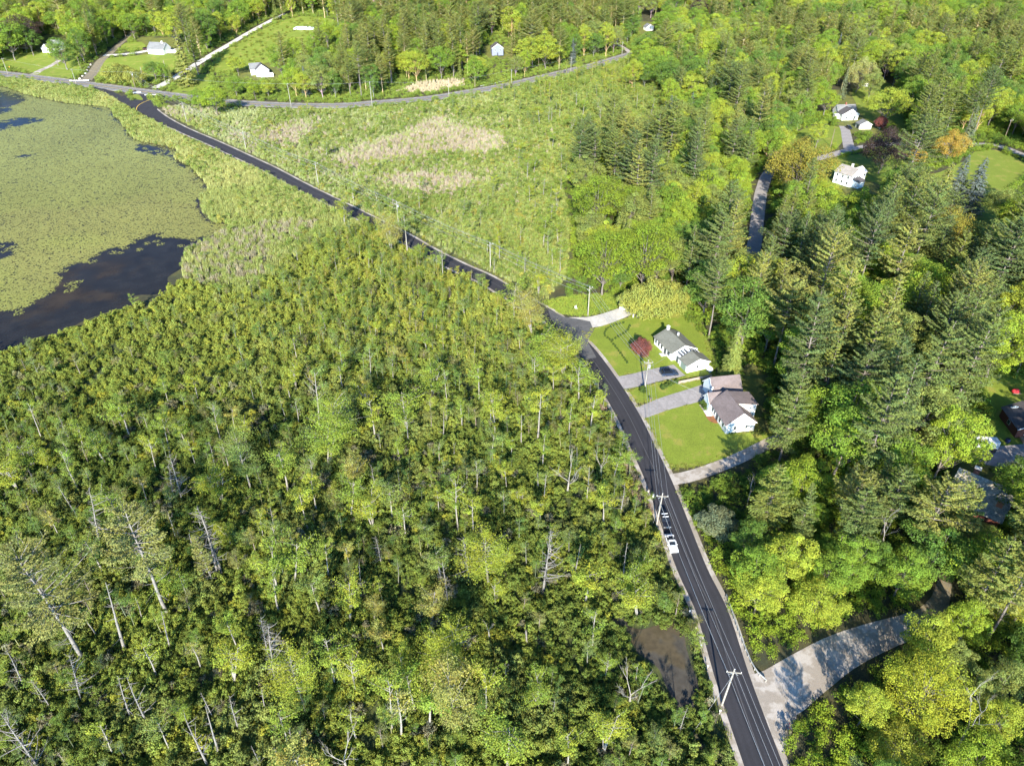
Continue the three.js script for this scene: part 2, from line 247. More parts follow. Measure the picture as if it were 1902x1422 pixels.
// the ground: one sheet to the horizon
{
  const axis = (lo, hi, step, far) => { const a = []; for (let v = lo; v <= hi; v += step) a.push(v); let s = step; for (let v = hi + step * 1.6; v < far; s *= 1.6, v += s) a.push(v); s = step; for (let v = lo - step * 1.6; v > -far; s *= 1.6, v -= s) a.unshift(v); return a; };
  const xs = axis(-520, 560, 5, 4200), zs = axis(-1000, -10, 5, 4200), P = [], C = [], U = [], I = [];
  const cSwamp = [0.08, 0.1, 0.028], cForest = [0.075, 0.07, 0.03], cReed = [0.11, 0.115, 0.035], cMeadow = [0.17, 0.19, 0.06], cTan = [0.42, 0.36, 0.22];
  for (const z of zs) for (const x of xs) {
    P.push(x, height(x, z), z); U.push(x, z);
    let c = cForest;
    if (z > -520 && z < -10) { if (inside(W.swamp, x, z)) c = cSwamp; else if (inside(W.reeds, x, z)) c = cReed; else if (inside(W.meadow, x, z)) c = W.tan.some((t) => inside(t, x, z)) ? cTan : cMeadow; }
    if (c === cForest && HOUSEPADS.some((p) => inside(p, x, z))) c = [0.17, 0.18, 0.035]; C.push(...c);
  }
  const n = xs.length; for (let j = 0; j + 1 < zs.length; j++) for (let i = 0; i + 1 < n; i++) { const a = j * n + i; I.push(a, a + n, a + 1, a + 1, a + n, a + n + 1); }
  const g = new THREE.BufferGeometry(); g.setAttribute('position', new THREE.Float32BufferAttribute(P, 3)); g.setAttribute('color', new THREE.Float32BufferAttribute(C, 3)); g.setAttribute('uv', new THREE.Float32BufferAttribute(U, 2)); g.setIndex(I); g.computeVertexNormals();
  struct('ground', g, M.ground);
}
lawnWorld.forEach((p, i) => i !== 11 && struct('lawn', sheet(roundPoly(p, 2), 0.012 + i * 0.0005), M.lawn, LAWNS[i][1]));

// water
{
  const murk = noiseTexture(512, (u, v) => { const n = fbm(u * 11, v * 11, 5), m = sstep(0.5, 0.75, n), k = 0.8 + 0.4 * fbm(u * 40 + 9, v * 40, 3); return [(0.17 + 0.06 * m) * k, (0.165 + 0.03 * m) * k, (0.155 - 0.01 * m) * k]; });
  const ripple = noiseTexture(256, (u, v) => { const k = vnoise(u * 64, v * 64, 64) * 0.6 + vnoise(u * 23, v * 23, 23) * 0.4; return [k, k, k]; }, false);
  M.water = new THREE.MeshPhysicalMaterial({ color: lin(1, 1, 1), map: grainMap(murk, 170), roughness: 0.16, ior: 1.33, specularIntensity: 0.55, bumpMap: grainMap(ripple, 30), bumpScale: 0.03 });
  const murk2 = noiseTexture(256, (u, v) => { const n = fbm(u * 6, v * 6, 4), m = sstep(0.4, 0.65, n), k = 0.85 + 0.3 * fbm(u * 30 + 9, v * 30, 3); return [(0.3 + 0.03 * m) * k, (0.285 + 0.01 * m) * k, (0.26 - 0.03 * m) * k]; });
  M.poolMurk = new THREE.MeshPhysicalMaterial({ color: lin(1, 1, 1), map: grainMap(murk2, 22), roughness: 0.12, ior: 1.33 });
  struct('pond_water', sheet(W.pond, 0.03), M.water);
  struct('swamp_pool_water', sheet(W.pool, 0.03), M.poolMurk);
}
// roads
struct('road_shoulder', strip(MAIN, 8.4, 0.034, 3), M.gravel, 'sandy shoulder of the dark country road');
struct('road', strip(MAIN, 6.3, 0.056, 3), M.asphalt, 'freshly paved dark asphalt road through the swamp');
struct('main_road_shoulder', strip(FARROAD, 13.5, 0.03, 5), M.gravel, 'gravel shoulder of the older grey road');
struct('main_road', strip(FARROAD, 10.5, 0.05, 5), M.oldAsphalt, 'older grey two-lane road at the foot of the hill');
{
  const off = (c, d) => { const n = 160, a = []; for (let i = 0; i <= n; i++) { const p = c.getPointAt(i / n), t = c.getTangentAt(i / n), l = Math.hypot(t.x, t.z); a.push(new THREE.Vector3(p.x - t.z / l * d, 0, p.z + t.x / l * d)); } return a; };
  for (const d of [-0.2, 0.2]) struct('road_marking', strip(off(farCurve, d), 0.16, 0.062, 5), M.yellowPaint, 'yellow centre line of the grey road');
  for (const d of [-3.7, 3.7]) struct('road_marking', strip(off(farCurve, d), 0.18, 0.062, 5), M.whitePaint, 'white edge line of the grey road');
  struct('road_seam', strip(off(mainCurve, 0.15), 0.14, 0.0605, 3), mat(0.085, 0.083, 0.09), 'paving seam along the middle of the dark road');
  struct('road_marking', strip([[254, 206], [253, 201], [260, 193], [276, 186], [294, 180]], 0.4, 0.072), M.yellowPaint, 'curved yellow line at the road junction');
  struct('road_marking', strip([[298, 186], [303, 186], [308, 186.5]], 0.5, 0.072), M.whitePaint, 'white stop line at the road junction');
}
struct('road_apron', sheet(worldPoly([[222, 180], [240, 174], [300, 176], [330, 183], [312, 190], [296, 195], [291, 203], [300, 214], [330, 230], [324, 240], [290, 226], [262, 210], [240, 196]]), 0.064), M.asphalt, 'dark asphalt apron where the two roads meet');
struct('road_apron', sheet(worldPoly([[1018, 574], [1046, 588], [1072, 592], [1096, 597], [1103, 613], [1091, 634], [1108, 664], [1086, 668], [1050, 622], [1024, 594]]), 0.064), mat(0.12, 0.118, 0.12, { map: grainMap(grainA, 6) }), 'scuffed asphalt apron at the gravel pull-off');
struct('road_shoulder', sheet(worldPoly([[282, 218], [300, 222], [314, 232], [312, 240], [296, 234], [276, 224]]), 0.04), M.gravel, 'gravel lay-by at the pond side of the junction');
struct('traffic_island', sheet(roundPoly(worldPoly([[236, 176.5], [254, 175], [262, 180], [264, 186], [250, 184]])), 0.09), M.lawn, 'grassy triangle between the joining roads');
struct('road_apron', sheet(roundPoly(worldPoly([[1393, 1262], [1402, 1274], [1424, 1276], [1450, 1258], [1470, 1290], [1480, 1330], [1462, 1380], [1455, 1402], [1440, 1380], [1420, 1320]])), 0.05), M.gravel, 'pale gravel mouth of the lane at the road');
DRIVES.forEach(([p, w, m, n, l], i) => struct(n, strip(p, w, 0.042 + i * 0.0006, 3), M[m], l));
// ---------------------------------------------------------------- plant shapes
class Leaves {                                   // many small two-triangle leaves or needle sprays
  constructor() { this.p = []; this.n = []; this.c = []; this.i = []; }
  add(x, y, z, nx, ny, nz, ux, uy, uz, a, b, r, g, bl) {   // normal n, long axis u (made square to n), half sizes a (long), b
    let l = Math.hypot(nx, ny, nz) || 1; nx /= l; ny /= l; nz /= l;
    const d = ux * nx + uy * ny + uz * nz; ux -= d * nx; uy -= d * ny; uz -= d * nz; l = Math.hypot(ux, uy, uz);
    if (l < 1e-4) { ux = ny; uy = -nx; uz = 0; l = Math.hypot(ux, uy) || 1; if (l === 1 && !ux && !uy) ux = 1; } ux /= l; uy /= l; uz /= l;
    const vx = ny * uz - nz * uy, vy = nz * ux - nx * uz, vz = nx * uy - ny * ux, k = this.p.length / 3;
    this.p.push(x + ux * a, y + uy * a, z + uz * a, x + vx * b, y + vy * b, z + vz * b, x - ux * a, y - uy * a, z - uz * a, x - vx * b, y - vy * b, z - vz * b);
    for (let q = 0; q < 4; q++) { this.n.push(nx, ny, nz); this.c.push(r, g, bl); }
    this.i.push(k, k + 1, k + 2, k, k + 2, k + 3);
  }
  any(x, y, z, ox, oy, oz, s, c, spread = 1) {   // a leaf facing roughly along o
    this.add(x, y, z, ox + rr(-spread, spread), oy + rr(-spread, spread), oz + rr(-spread, spread), rr(-1, 1), rr(-1, 1), rr(-1, 1), s * rr(0.8, 1.3), s * rr(0.45, 0.8), c[0], c[1], c[2]);
  }
  geo() { const g = new THREE.BufferGeometry(); g.setAttribute('position', new THREE.Float32BufferAttribute(this.p, 3)); g.setAttribute('normal', new THREE.Float32BufferAttribute(this.n, 3)); g.setAttribute('color', new THREE.Float32BufferAttribute(this.c, 3)); g.setIndex(this.i); return g; }
}
class Wood {                                     // tapered round limbs joined into one surface list
  constructor() { this.p = []; this.n = []; this.u = []; this.i = []; }
  limb(pts, r0, r1, sides = 5) {
    const k0 = this.p.length / 3, n = pts.length;
    for (let j = 0; j < n; j++) {
      const a = pts[Math.max(0, j - 1)], b = pts[Math.min(n - 1, j + 1)], t = [b[0] - a[0], b[1] - a[1], b[2] - a[2]], l = Math.hypot(...t) || 1; t[0] /= l; t[1] /= l; t[2] /= l;
      let ux = Math.abs(t[1]) < 0.9 ? -t[2] : 1, uz = Math.abs(t[1]) < 0.9 ? t[0] : 0, uy = 0; const d = ux * t[0] + uz * t[2]; ux -= d * t[0]; uy -= d * t[1]; uz -= d * t[2];
      const m = Math.hypot(ux, uy, uz) || 1; ux /= m; uy /= m; uz /= m; const vx = t[1] * uz - t[2] * uy, vy = t[2] * ux - t[0] * uz, vz = t[0] * uy - t[1] * ux, r = r0 + (r1 - r0) * j / (n - 1);
      for (let s = 0; s < sides; s++) { const A = s / sides * 6.2832, c = Math.cos(A), q = Math.sin(A), nx = ux * c + vx * q, ny = uy * c + vy * q, nz = uz * c + vz * q; this.p.push(pts[j][0] + nx * r, pts[j][1] + ny * r, pts[j][2] + nz * r); this.n.push(nx, ny, nz); this.u.push(s / sides, pts[j][1]); }
    }
    for (let j = 0; j + 1 < n; j++) for (let s = 0; s < sides; s++) { const a = k0 + j * sides + s, b = k0 + j * sides + (s + 1) % sides; this.i.push(a, b, a + sides, b, b + sides, a + sides); }
  }
  curve(from, dir, len, bend, wob, steps) { const pts = [from.slice()]; const d = dir.slice(); for (let i = 0; i < steps; i++) { d[1] += bend / steps; d[0] += rr(-wob, wob); d[1] += rr(-wob, wob) * 0.6; d[2] += rr(-wob, wob); const l = Math.hypot(...d), q = pts[pts.length - 1]; pts.push([q[0] + d[0] / l * len / steps, q[1] + d[1] / l * len / steps, q[2] + d[2] / l * len / steps]); } return pts; }
  geo() { const g = new THREE.BufferGeometry(); g.setAttribute('position', new THREE.Float32BufferAttribute(this.p, 3)); g.setAttribute('normal', new THREE.Float32BufferAttribute(this.n, 3)); g.setAttribute('uv', new THREE.Float32BufferAttribute(this.u, 2)); g.setIndex(this.i); return g; }
}
const tint = (v = 0.22, w = 0.1) => { const k = 1 + rr(-v, v), q = rr(-w, w); return [k * (1 + q), k, k * (1 - q)]; };
const between = (a, b, t) => [a[0] + (b[0] - a[0]) * t, a[1] + (b[1] - a[1]) * t, a[2] + (b[2] - a[2]) * t];
function pathAt(pts, t) { const f = clamp(t) * (pts.length - 1), i = Math.min(pts.length - 2, Math.floor(f)); return between(pts[i], pts[i + 1], f - i); }

// white pine: tall pole, irregular tiers of plume-like branches
function pineShape(s, h, o = {}) {
  reseed(s);
  const w = new Wood(), L = new Leaves(), bare = o.bare ?? rr(0.3, 0.45), lean = [rr(-0.03, 0.03) * h, rr(-0.03, 0.03) * h], reach = o.reach ?? h * 0.2, nd = o.needle ?? 0.76;
  const trunk = []; for (let i = 0; i <= 8; i++) { const t = i / 8; trunk.push([lean[0] * t * t + rr(-0.08, 0.08), h * t, lean[1] * t * t + rr(-0.08, 0.08)]); }
  w.limb(trunk, h * 0.0115, 0.05, 6);
  for (let i = 0; i < 10; i++) { const t = rr(bare * 0.45, bare), p = pathAt(trunk, t), a = rr(0, 6.28); w.limb(w.curve(p, [Math.cos(a), rr(-0.1, 0.3), Math.sin(a)], rr(1, 2.8), 0.1, 0.12, 3), 0.06, 0.015, 3); }
  const side = rr(0, 6.28);
  for (let y = bare * h; y < h * 0.985; y += rr(0.75, 1.25)) {
    const t = (y / h - bare) / (1 - bare), prof = Math.min(1, 0.5 + t * 2) * Math.pow(1 - t, o.pow ?? 0.6) + 0.06, n = 4 + Math.floor(rr(0, 3)), a0 = rr(0, 6.28);
    for (let k = 0; k < n; k++) {
      const a = a0 + k / n * 6.28 + rr(-0.35, 0.35), len = Math.max(0.6, reach * prof * rr(0.55, 1.25) * (1 + 0.18 * Math.cos(a - side)));
      if (rnd() < 0.1) continue;
      const up = -0.08 + t * 0.75 + rr(-0.12, 0.15), b = w.curve(pathAt(trunk, y / h), [Math.cos(a), up, Math.sin(a)], len, 0.35, 0.1, 4);
      w.limb(b, 0.03 + len * 0.012, 0.012, 3);
      const m = Math.ceil(len * (o.dense ?? 21)), col = tint(0.2, 0.09);
      for (let q = 0; q < m; q++) {
        const f = rr(0.22, 1.03), p = pathAt(b, f), e = pathAt(b, Math.min(1, f + 0.1)), s0 = pathAt(b, Math.max(0, f - 0.1)), d = [e[0] - s0[0], e[1] - s0[1], e[2] - s0[2]], sp = 0.2 * len * Math.sin(Math.min(1, f) * 2.6) + 0.12, sx = rr(-1, 1);
        const px = p[0] - d[2] / (Math.hypot(d[0], d[2]) + 1e-6) * sp * sx, pz = p[2] + d[0] / (Math.hypot(d[0], d[2]) + 1e-6) * sp * sx;
        const k2 = rr(0.8, 1.2);
        L.add(px, p[1] + rr(-0.1, 0.22), pz, rr(-0.8, 0.8) + Math.cos(a) * 0.3, 1, rr(-0.8, 0.8) + Math.sin(a) * 0.3, d[0] * 4 - d[2] * sx * 3, d[1] * 3 + 0.6 * 0.1, d[2] * 4 + d[0] * sx * 3, rr(0.26, 0.46) * nd, rr(0.13, 0.24) * nd, col[0] * k2, col[1] * k2, col[2] * k2);
      }
    }
  }
  return { trunk: w.geo(), crown: L.geo() };
}
// spruce: dense cone of drooping tiers
function spruceShape(s, h, r) {
  reseed(s); const w = new Wood(), L = new Leaves();
  w.limb([[0, 0, 0], [0, h * 0.5, 0], [0, h, 0]], h * 0.014, 0.03, 6);
  for (let y = h * 0.05; y < h * 0.99; y += rr(0.4, 0.65)) {
    const t = y / h, R = r * Math.pow(1 - t, 0.85) * rr(0.85, 1.12) + 0.15, n = 6 + Math.floor(R * 2.4);
    for (let k = 0; k < n; k++) {
      const a = rr(0, 6.28), len = R * rr(0.75, 1.1), c = tint(0.22, 0.06), m = Math.ceil(len * 4.5) + 2;
      for (let q = 0; q < m; q++) { const f = rr(0.3, 1), sx = rr(-0.28, 0.28) * len * 0.6; L.add(Math.cos(a) * len * f - Math.sin(a) * sx, y - 0.22 * len * f + 0.12 * len * f * f + rr(-0.08, 0.1), Math.sin(a) * len * f + Math.cos(a) * sx, Math.cos(a) * 0.6 + rr(-0.4, 0.4), 1, Math.sin(a) * 0.6 + rr(-0.4, 0.4), Math.cos(a), -0.2, Math.sin(a), rr(0.25, 0.42), rr(0.1, 0.17), c[0], c[1], c[2]); }
    }
  }
  return { trunk: w.geo(), crown: L.geo() };
}
// broadleaf tree: forked limbs and a crown of leafy clumps
function broadleafShape(s, h, r, o = {}) {
  reseed(s); const w = new Wood(), L = new Leaves(), base = o.base ?? 0.22, ls = o.leaf ?? 0.15, tall = o.tall ?? 1;
  const t0 = [[0, 0, 0], [rr(-0.2, 0.2), h * base * 0.5, rr(-0.2, 0.2)], [rr(-0.3, 0.3), h * base, rr(-0.3, 0.3)], [rr(-0.5, 0.5), h * 0.55, rr(-0.5, 0.5)], [rr(-0.8, 0.8), h * 0.86, rr(-0.8, 0.8)]];
  w.limb(t0, 0.018 * h, 0.04, 6);
  const cy = h * (base + (1 - base) * 0.52), ry = h * (1 - base) * 0.5 * tall, n = o.clumps ?? 58, lobes = [];
  for (let k = 0; k < 5; k++) lobes.push([rr(0, 6.28), rr(-0.3, 0.8), rr(0.12, 0.28)]);
  for (let k = 0; k < n; k++) {
    const v = 1 - 1.75 * (k + 0.5) / n, a = k * 2.39996 + rr(-0.5, 0.5), q = Math.sqrt(Math.max(0, 1 - v * v));
    let bump = rr(0.72, 1.04); for (const [la, lv, ls2] of lobes) bump += ls2 * Math.max(0, Math.cos(a - la)) * Math.max(0, 1 - Math.abs(v - lv) * 1.5) * 0.8;
    if (k % 4 === 3) bump *= 0.55;
    const c = [Math.cos(a) * q * r * bump * 0.86, cy + v * ry * bump * 0.9, Math.sin(a) * q * r * bump * 0.86], cr = r * rr(0.19, 0.32) * (o.clump ?? 1), col = tint(0.16, 0.09);
    if (k % 2 === 0) { const f = pathAt(t0, rr(0.4, 0.8)); w.limb([f, between(f, c, 0.5).map((x, i) => x + (i === 1 ? -0.4 : rr(-0.3, 0.3))), c], 0.012 * r * 1.4, 0.02, 3); }
    const m = Math.ceil((o.per ?? 185) * rr(0.7, 1.2));
    for (let j = 0; j < m; j++) {
      const u = rr(-0.55, 1), b = rr(0, 6.28), f = Math.sqrt(1 - u * u), R = cr * Math.pow(rr(0.35, 1), 0.5), ox = Math.cos(b) * f, oz = Math.sin(b) * f, k2 = rr(0.82, 1.18);
      L.any(c[0] + ox * R, c[1] + u * R * 0.72, c[2] + oz * R, ox * 0.7, 0.75 + u * 0.4, oz * 0.7, ls, [col[0] * k2, col[1] * k2, col[2] * k2], 0.8);
    }
  }
  return { trunk: w.geo(), crown: L.geo() };
}
// slender swamp tree: pale thin stems, light open crown
function swampShape(s, h, o = {}) {
  reseed(s); const w = new Wood(), L = new Leaves(), stems = o.stems ?? 1, from = o.from ?? 0.4, spread = (o.spread ?? h * 0.17) * 1.3, ls = o.leaf ?? 0.115;
  for (let st = 0; st < stems; st++) {
    const a0 = rr(0, 6.28), lean = stems > 1 ? rr(0.1, 0.3) : rr(0, 0.1), hh = h * (st ? rr(0.7, 0.95) : 1);
    const t = w.curve([0, 0, 0], [Math.cos(a0) * lean, 1, Math.sin(a0) * lean], hh, 0.1, 0.05, 7); w.limb(t, 0.11 + h * 0.008, 0.03, 5);
    const n = Math.ceil((o.boughs ?? 15) / Math.sqrt(stems));
    for (let k = 0; k < n; k++) {
      const f = from + (1 - from) * (k + rr(0, 1)) / n, p = pathAt(t, f), a = rr(0, 6.28), g = (f - from) / (1 - from), len = spread * (o.top ? 0.35 + 0.9 * Math.sin(Math.min(1, g * 1.15) * 2.4) : 0.5 + 0.7 * Math.sin(g * 2.9)) * rr(0.6, 1.25);
      const b = w.curve(p, [Math.cos(a), rr(0.25, 0.8), Math.sin(a)], len, 0.3, 0.16, 4); w.limb(b, 0.02 + len * 0.014, 0.01, 3);
      if (rnd() < (o.dead ?? 0.08)) { for (let q = 0; q < 3; q++) w.limb(w.curve(pathAt(b, rr(0.4, 0.9)), [rr(-1, 1), rr(0.2, 1), rr(-1, 1)], len * 0.4, 0.2, 0.15, 2), 0.02, 0.008, 3); continue; }
      const m = Math.ceil((o.per ?? 60) * rr(1.6, 2.8)), col = tint(0.2, 0.12), cr = Math.max(0.4, len * 0.42);
      for (let j = 0; j < m; j++) { const q = pathAt(b, rr(0.35, 1.05)), R = cr * Math.pow(rnd(), 0.6), u = rr(-1, 1), bb = rr(0, 6.28), f2 = Math.sqrt(1 - u * u), k2 = rr(0.8, 1.2); L.any(q[0] + Math.cos(bb) * f2 * R, q[1] + u * R * 0.5, q[2] + Math.sin(bb) * f2 * R, Math.cos(bb) * f2 * 0.5, 0.9, Math.sin(bb) * f2 * 0.5, ls, [col[0] * k2, col[1] * k2, col[2] * k2], 0.9); }
    }
  }
  return { trunk: w.geo(), crown: L.geo() };
}
// dead conifer: bare mast with curved dead branches
function snagShape(s, h, o = {}) {
  reseed(s); const w = new Wood(), B = new Wood(), t = w.curve([0, 0, 0], [rr(-0.1, 0.1), 1, rr(-0.1, 0.1)], h, 0, 0.03, 7); w.limb(t, 0.1 + h * 0.007, o.broken ? 0.12 : 0.02, 6);
  const n = o.n ?? 34, side = rr(0, 6.28);
  for (let k = 0; k < n; k++) {
    const f = (o.from ?? 0.2) + (1 - (o.from ?? 0.2)) * (k + rr(0, 1)) / n * 0.98, a = rr(0, 6.28), len = (o.reach ?? h * 0.16) * (1.15 - f * 0.85) * rr(0.25, 1.3) * (1 + 0.5 * Math.cos(a - side));
    const b = B.curve(pathAt(t, f), [Math.cos(a), rr(-0.15, 0.35), Math.sin(a)], Math.max(0.3, len), rr(0.05, 0.6), 0.16, 4); B.limb(b, 0.04 + len * 0.016, 0.014, 3);
    if (o.twigs) for (let q = 0; q < o.twigs; q++) B.limb(B.curve(pathAt(b, rr(0.35, 0.95)), [Math.cos(a) + rr(-1, 1), rr(-0.2, 0.7), Math.sin(a) + rr(-1, 1)], len * rr(0.2, 0.45), 0.1, 0.16, 2), 0.018, 0.006, 3);
  }
  return { trunk: w.geo(), crown: B.geo() };
}
// dead broadleaf: forked bare limbs
function forkShape(s, h, o = {}) {
  reseed(s); const w = new Wood(), B = new Wood();
  const t = w.curve([0, 0, 0], [rr(-0.1, 0.1), 1, rr(-0.1, 0.1)], h * (o.stem ?? 0.42), 0, 0.05, 4); const th = o.thin ?? 1; w.limb(t, (0.1 + h * 0.011) * th, (0.08 + h * 0.005) * th, 6);
  const grow = (p, d, len, r, lv) => { const b = B.curve(p, d, len, o.bend ?? 0.15, 0.16, 4); B.limb(b, r, r * 0.5, lv > 1 ? 4 : 3); if (lv <= 0) return; const n = 2 + (rnd() < 0.6 ? 1 : 0); for (let k = 0; k < n; k++) { const q = pathAt(b, k ? rr(0.45, 0.95) : 1), sp = o.spread ?? 0.5; grow(q, [d[0] + rr(-sp, sp), d[1] + rr(-0.3, 0.4), d[2] + rr(-sp, sp)], len * rr(0.5, 0.8), r * 0.55, lv - 1); } };
  const n = o.n ?? 3; for (let k = 0; k < n; k++) { const a = k / n * 6.28 + rr(-0.5, 0.5), q = o.open ?? 0.38; grow(pathAt(t, k ? rr(0.7, 1) : 1), [Math.cos(a) * q, 1, Math.sin(a) * q], h * rr(0.2, 0.28), (0.04 + h * 0.005) * th, o.levels ?? 3); }
  return { trunk: w.geo(), crown: B.geo() };
}
// low shrub clump, reeds, grass
function shrubShape(s, r, h, o = {}) {
  reseed(s); const L = new Leaves(), n = o.clumps ?? 9;
  for (let k = 0; k < n; k++) {
    const a = k * 2.4 + rr(-0.4, 0.4), q = k ? r * Math.sqrt((k + 0.5) / n) * rr(0.7, 1) : 0, top = h * (1 - 0.45 * (q / r) ** 2) * rr(0.75, 1.08), cr = (o.lump ?? r * 0.38) * rr(0.75, 1.25), col = tint(0.16, 0.1), m = Math.ceil((o.per ?? 74) * rr(0.8, 1.2));
    for (let j = 0; j < m; j++) { const u = rr(-0.4, 1), b = rr(0, 6.28), f = Math.sqrt(1 - u * u), R = cr * Math.pow(rnd(), 0.45), k2 = rr(0.75, 1.25); L.any(Math.cos(a) * q + Math.cos(b) * f * R, Math.max(0.1, top - cr * 0.5 + u * R * 0.9), Math.sin(a) * q + Math.sin(b) * f * R, Math.cos(b) * f * 0.7, 0.8, Math.sin(b) * f * 0.7, o.leaf ?? 0.125, [col[0] * k2, col[1] * k2, col[2] * k2], 0.9); }
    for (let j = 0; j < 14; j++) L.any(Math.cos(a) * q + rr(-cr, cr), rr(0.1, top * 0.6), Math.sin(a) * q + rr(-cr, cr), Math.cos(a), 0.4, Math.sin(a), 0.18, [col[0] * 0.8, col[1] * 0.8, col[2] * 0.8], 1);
  }
  return L.geo();
}
function reedShape(s, r, h, n, o = {}) {
  reseed(s); const P = [], N = [], C = [], I = [];
  for (let k = 0; k < n; k++) {
    const a = rr(0, 6.28), q = r * Math.sqrt(rnd()), x = Math.cos(a) * q, z = Math.sin(a) * q, H = h * rr(0.55, 1.1), b = rr(0, 6.28), lx = Math.cos(b) * H * rr(0.05, o.lean ?? 0.4), lz = Math.sin(b) * H * rr(0.05, o.lean ?? 0.4), wd = (o.w ?? 0.045) * rr(0.7, 1.3), c = tint(0.22, 0.08), j = P.length / 3, wx = -Math.sin(b) * wd, wz = Math.cos(b) * wd;
    P.push(x - wx, 0, z - wz, x + wx, 0, z + wz, x + lx * 0.35 + wx, H * 0.6, z + lz * 0.35 + wz, x + lx * 0.35 - wx, H * 0.6, z + lz * 0.35 - wz, x + lx, H * 0.95, z + lz);
    for (let t = 0; t < 5; t++) { N.push(Math.cos(b) * 0.6, 0.75, Math.sin(b) * 0.6); C.push(...c); }
    I.push(j, j + 1, j + 2, j, j + 2, j + 3, j + 3, j + 2, j + 4);
  }
  const g = new THREE.BufferGeometry(); g.setAttribute('position', new THREE.Float32BufferAttribute(P, 3)); g.setAttribute('color', new THREE.Float32BufferAttribute(C, 3)); g.setIndex(I); return g;
}
// many copies of a few shapes as one mass that nobody could count
function mass(name, label, category, shapes, m, places) {   // places: [x, y, z, turn, sx, sy, r, g, b]
  const root = new THREE.Group(); root.name = numbered(name); tag(root, label, category, null, 'stuff'); scene.add(root);
  const q = new THREE.Quaternion(), up = new THREE.Vector3(0, 1, 0), mx = new THREE.Matrix4(), col = new THREE.Color();
  shapes.forEach((g, k) => {
    const mine = places.filter((_, i) => i % shapes.length === k); if (!mine.length) return;
    const im = new THREE.InstancedMesh(g, m, mine.length); im.name = numbered(name + '_clump'); im.castShadow = im.receiveShadow = true; im.userData = { kind: 'stuff' };
    mine.forEach((p, i) => { mx.compose(new THREE.Vector3(p[0], p[1], p[2]), q.setFromAxisAngle(up, p[3]), new THREE.Vector3(p[4], p[5], p[4])); im.setMatrixAt(i, mx); im.setColorAt(i, col.setRGB(p[6], p[7], p[8])); });
    root.add(im);
  });
  return root;
}
function scatter(x0, x1, z0, z1, step, fn) { for (let z = z0; z < z1; z += step) for (let x = x0; x < x1; x += step) { const px = x + rr(0, step), pz = z + rr(0, step); fn(px, pz); } }
const inView = (x, y, z, m = 60) => { const [px, py, d] = toPx(x, y, z); return d > 0 && px > -m && px < 1902 + m && py > -m && py < 1422 + m; };
const mixC = (a, b, t) => [a[0] + (b[0] - a[0]) * t, a[1] + (b[1] - a[1]) * t, a[2] + (b[2] - a[2]) * t];
// ---------------------------------------------------------------- ground cover that nobody could count
M.shrubLeaf = leafMat(1, 1, 1, { transmission: 0.25 });
M.reed = leafMat(1, 1, 1, { transmission: 0.2 });
M.pad = new THREE.MeshPhysicalMaterial({ color: lin(1, 1, 1), roughness: 0.45, vertexColors: true });
const onLawn = (x, z) => lawnWorld.some((p) => inside(p, x, z));
{ // lily pads
  reseed(11); const P = [], N = [], C = [], I = [];
  for (let k = 0; k < 34; k++) { const a = rr(0, 6.28), q = 1.75 * Math.sqrt(rnd()), x = Math.cos(a) * q, z = Math.sin(a) * q, r = rr(0.12, 0.3), j = P.length / 3, c = tint(0.1, 0.06), y = rr(0.01, 0.07), tx = rr(-0.12, 0.12), tz = rr(-0.12, 0.12); for (let s = 0; s < 6; s++) { const A = a + s * 1.0472, ex = Math.cos(A) * r, ez = Math.sin(A) * r; P.push(x + ex, y + ex * tx + ez * tz + 0.04, z + ez); N.push(-tx, 1, -tz); C.push(...c); } for (let s = 1; s < 5; s++) I.push(j, j + s + 1, j + s); }
  const g = new THREE.BufferGeometry(); g.setAttribute('position', new THREE.Float32BufferAttribute(P, 3)); g.setAttribute('normal', new THREE.Float32BufferAttribute(N, 3)); g.setAttribute('color', new THREE.Float32BufferAttribute(C, 3)); g.setIndex(I);
  const places = [];
  scatter(-460, -60, -600, -190, 1.45, (x, z) => {
    if (!inView(x, 0, z) || !inside(W.pond, x, z) || edgeDist(W.pond, x, z) < 1.6) return;
    const o = W.open.find((p) => inside(p, x, z)); const n = fbm(x * 0.06, z * 0.06, 4), fine = vnoise(x * 0.35, z * 0.35);
    if (o) { if (edgeDist(o, x, z) > 2.4 + 14 * (n - 0.45) + 3 * (fine - 0.5) && !(fine > 0.93 && n > 0.6) && !(edgeDist(o, x, z) < 9 && rnd() < 0.1)) return; }
    if (fine > 0.94 || fbm(x * 0.05 + 60, z * 0.05, 4) > 0.88) return;
    const k = 0.82 + 0.4 * (fbm(x * 0.025 + 3, z * 0.025, 4)) , far = sstep(-240, -450, z), c = mixC([0.265, 0.27, 0.06], [0.27, 0.285, 0.09], far), b = sstep(0.58, 0.7, fbm(x * 0.015 + 40, z * 0.015, 3));
    const cc = mixC(c, [0.23, 0.18, 0.07], b * 0.22); places.push([x, 0, z, rr(0, 6.28), rr(0.8, 1.15), 1, cc[0] * k, cc[1] * k, cc[2] * k]);
  });
  mass('lily_pads', 'yellow-green lily pads covering most of the pond', 'lily pads', [g], M.pad, places);
  globalThis.__lily = places.length;
}
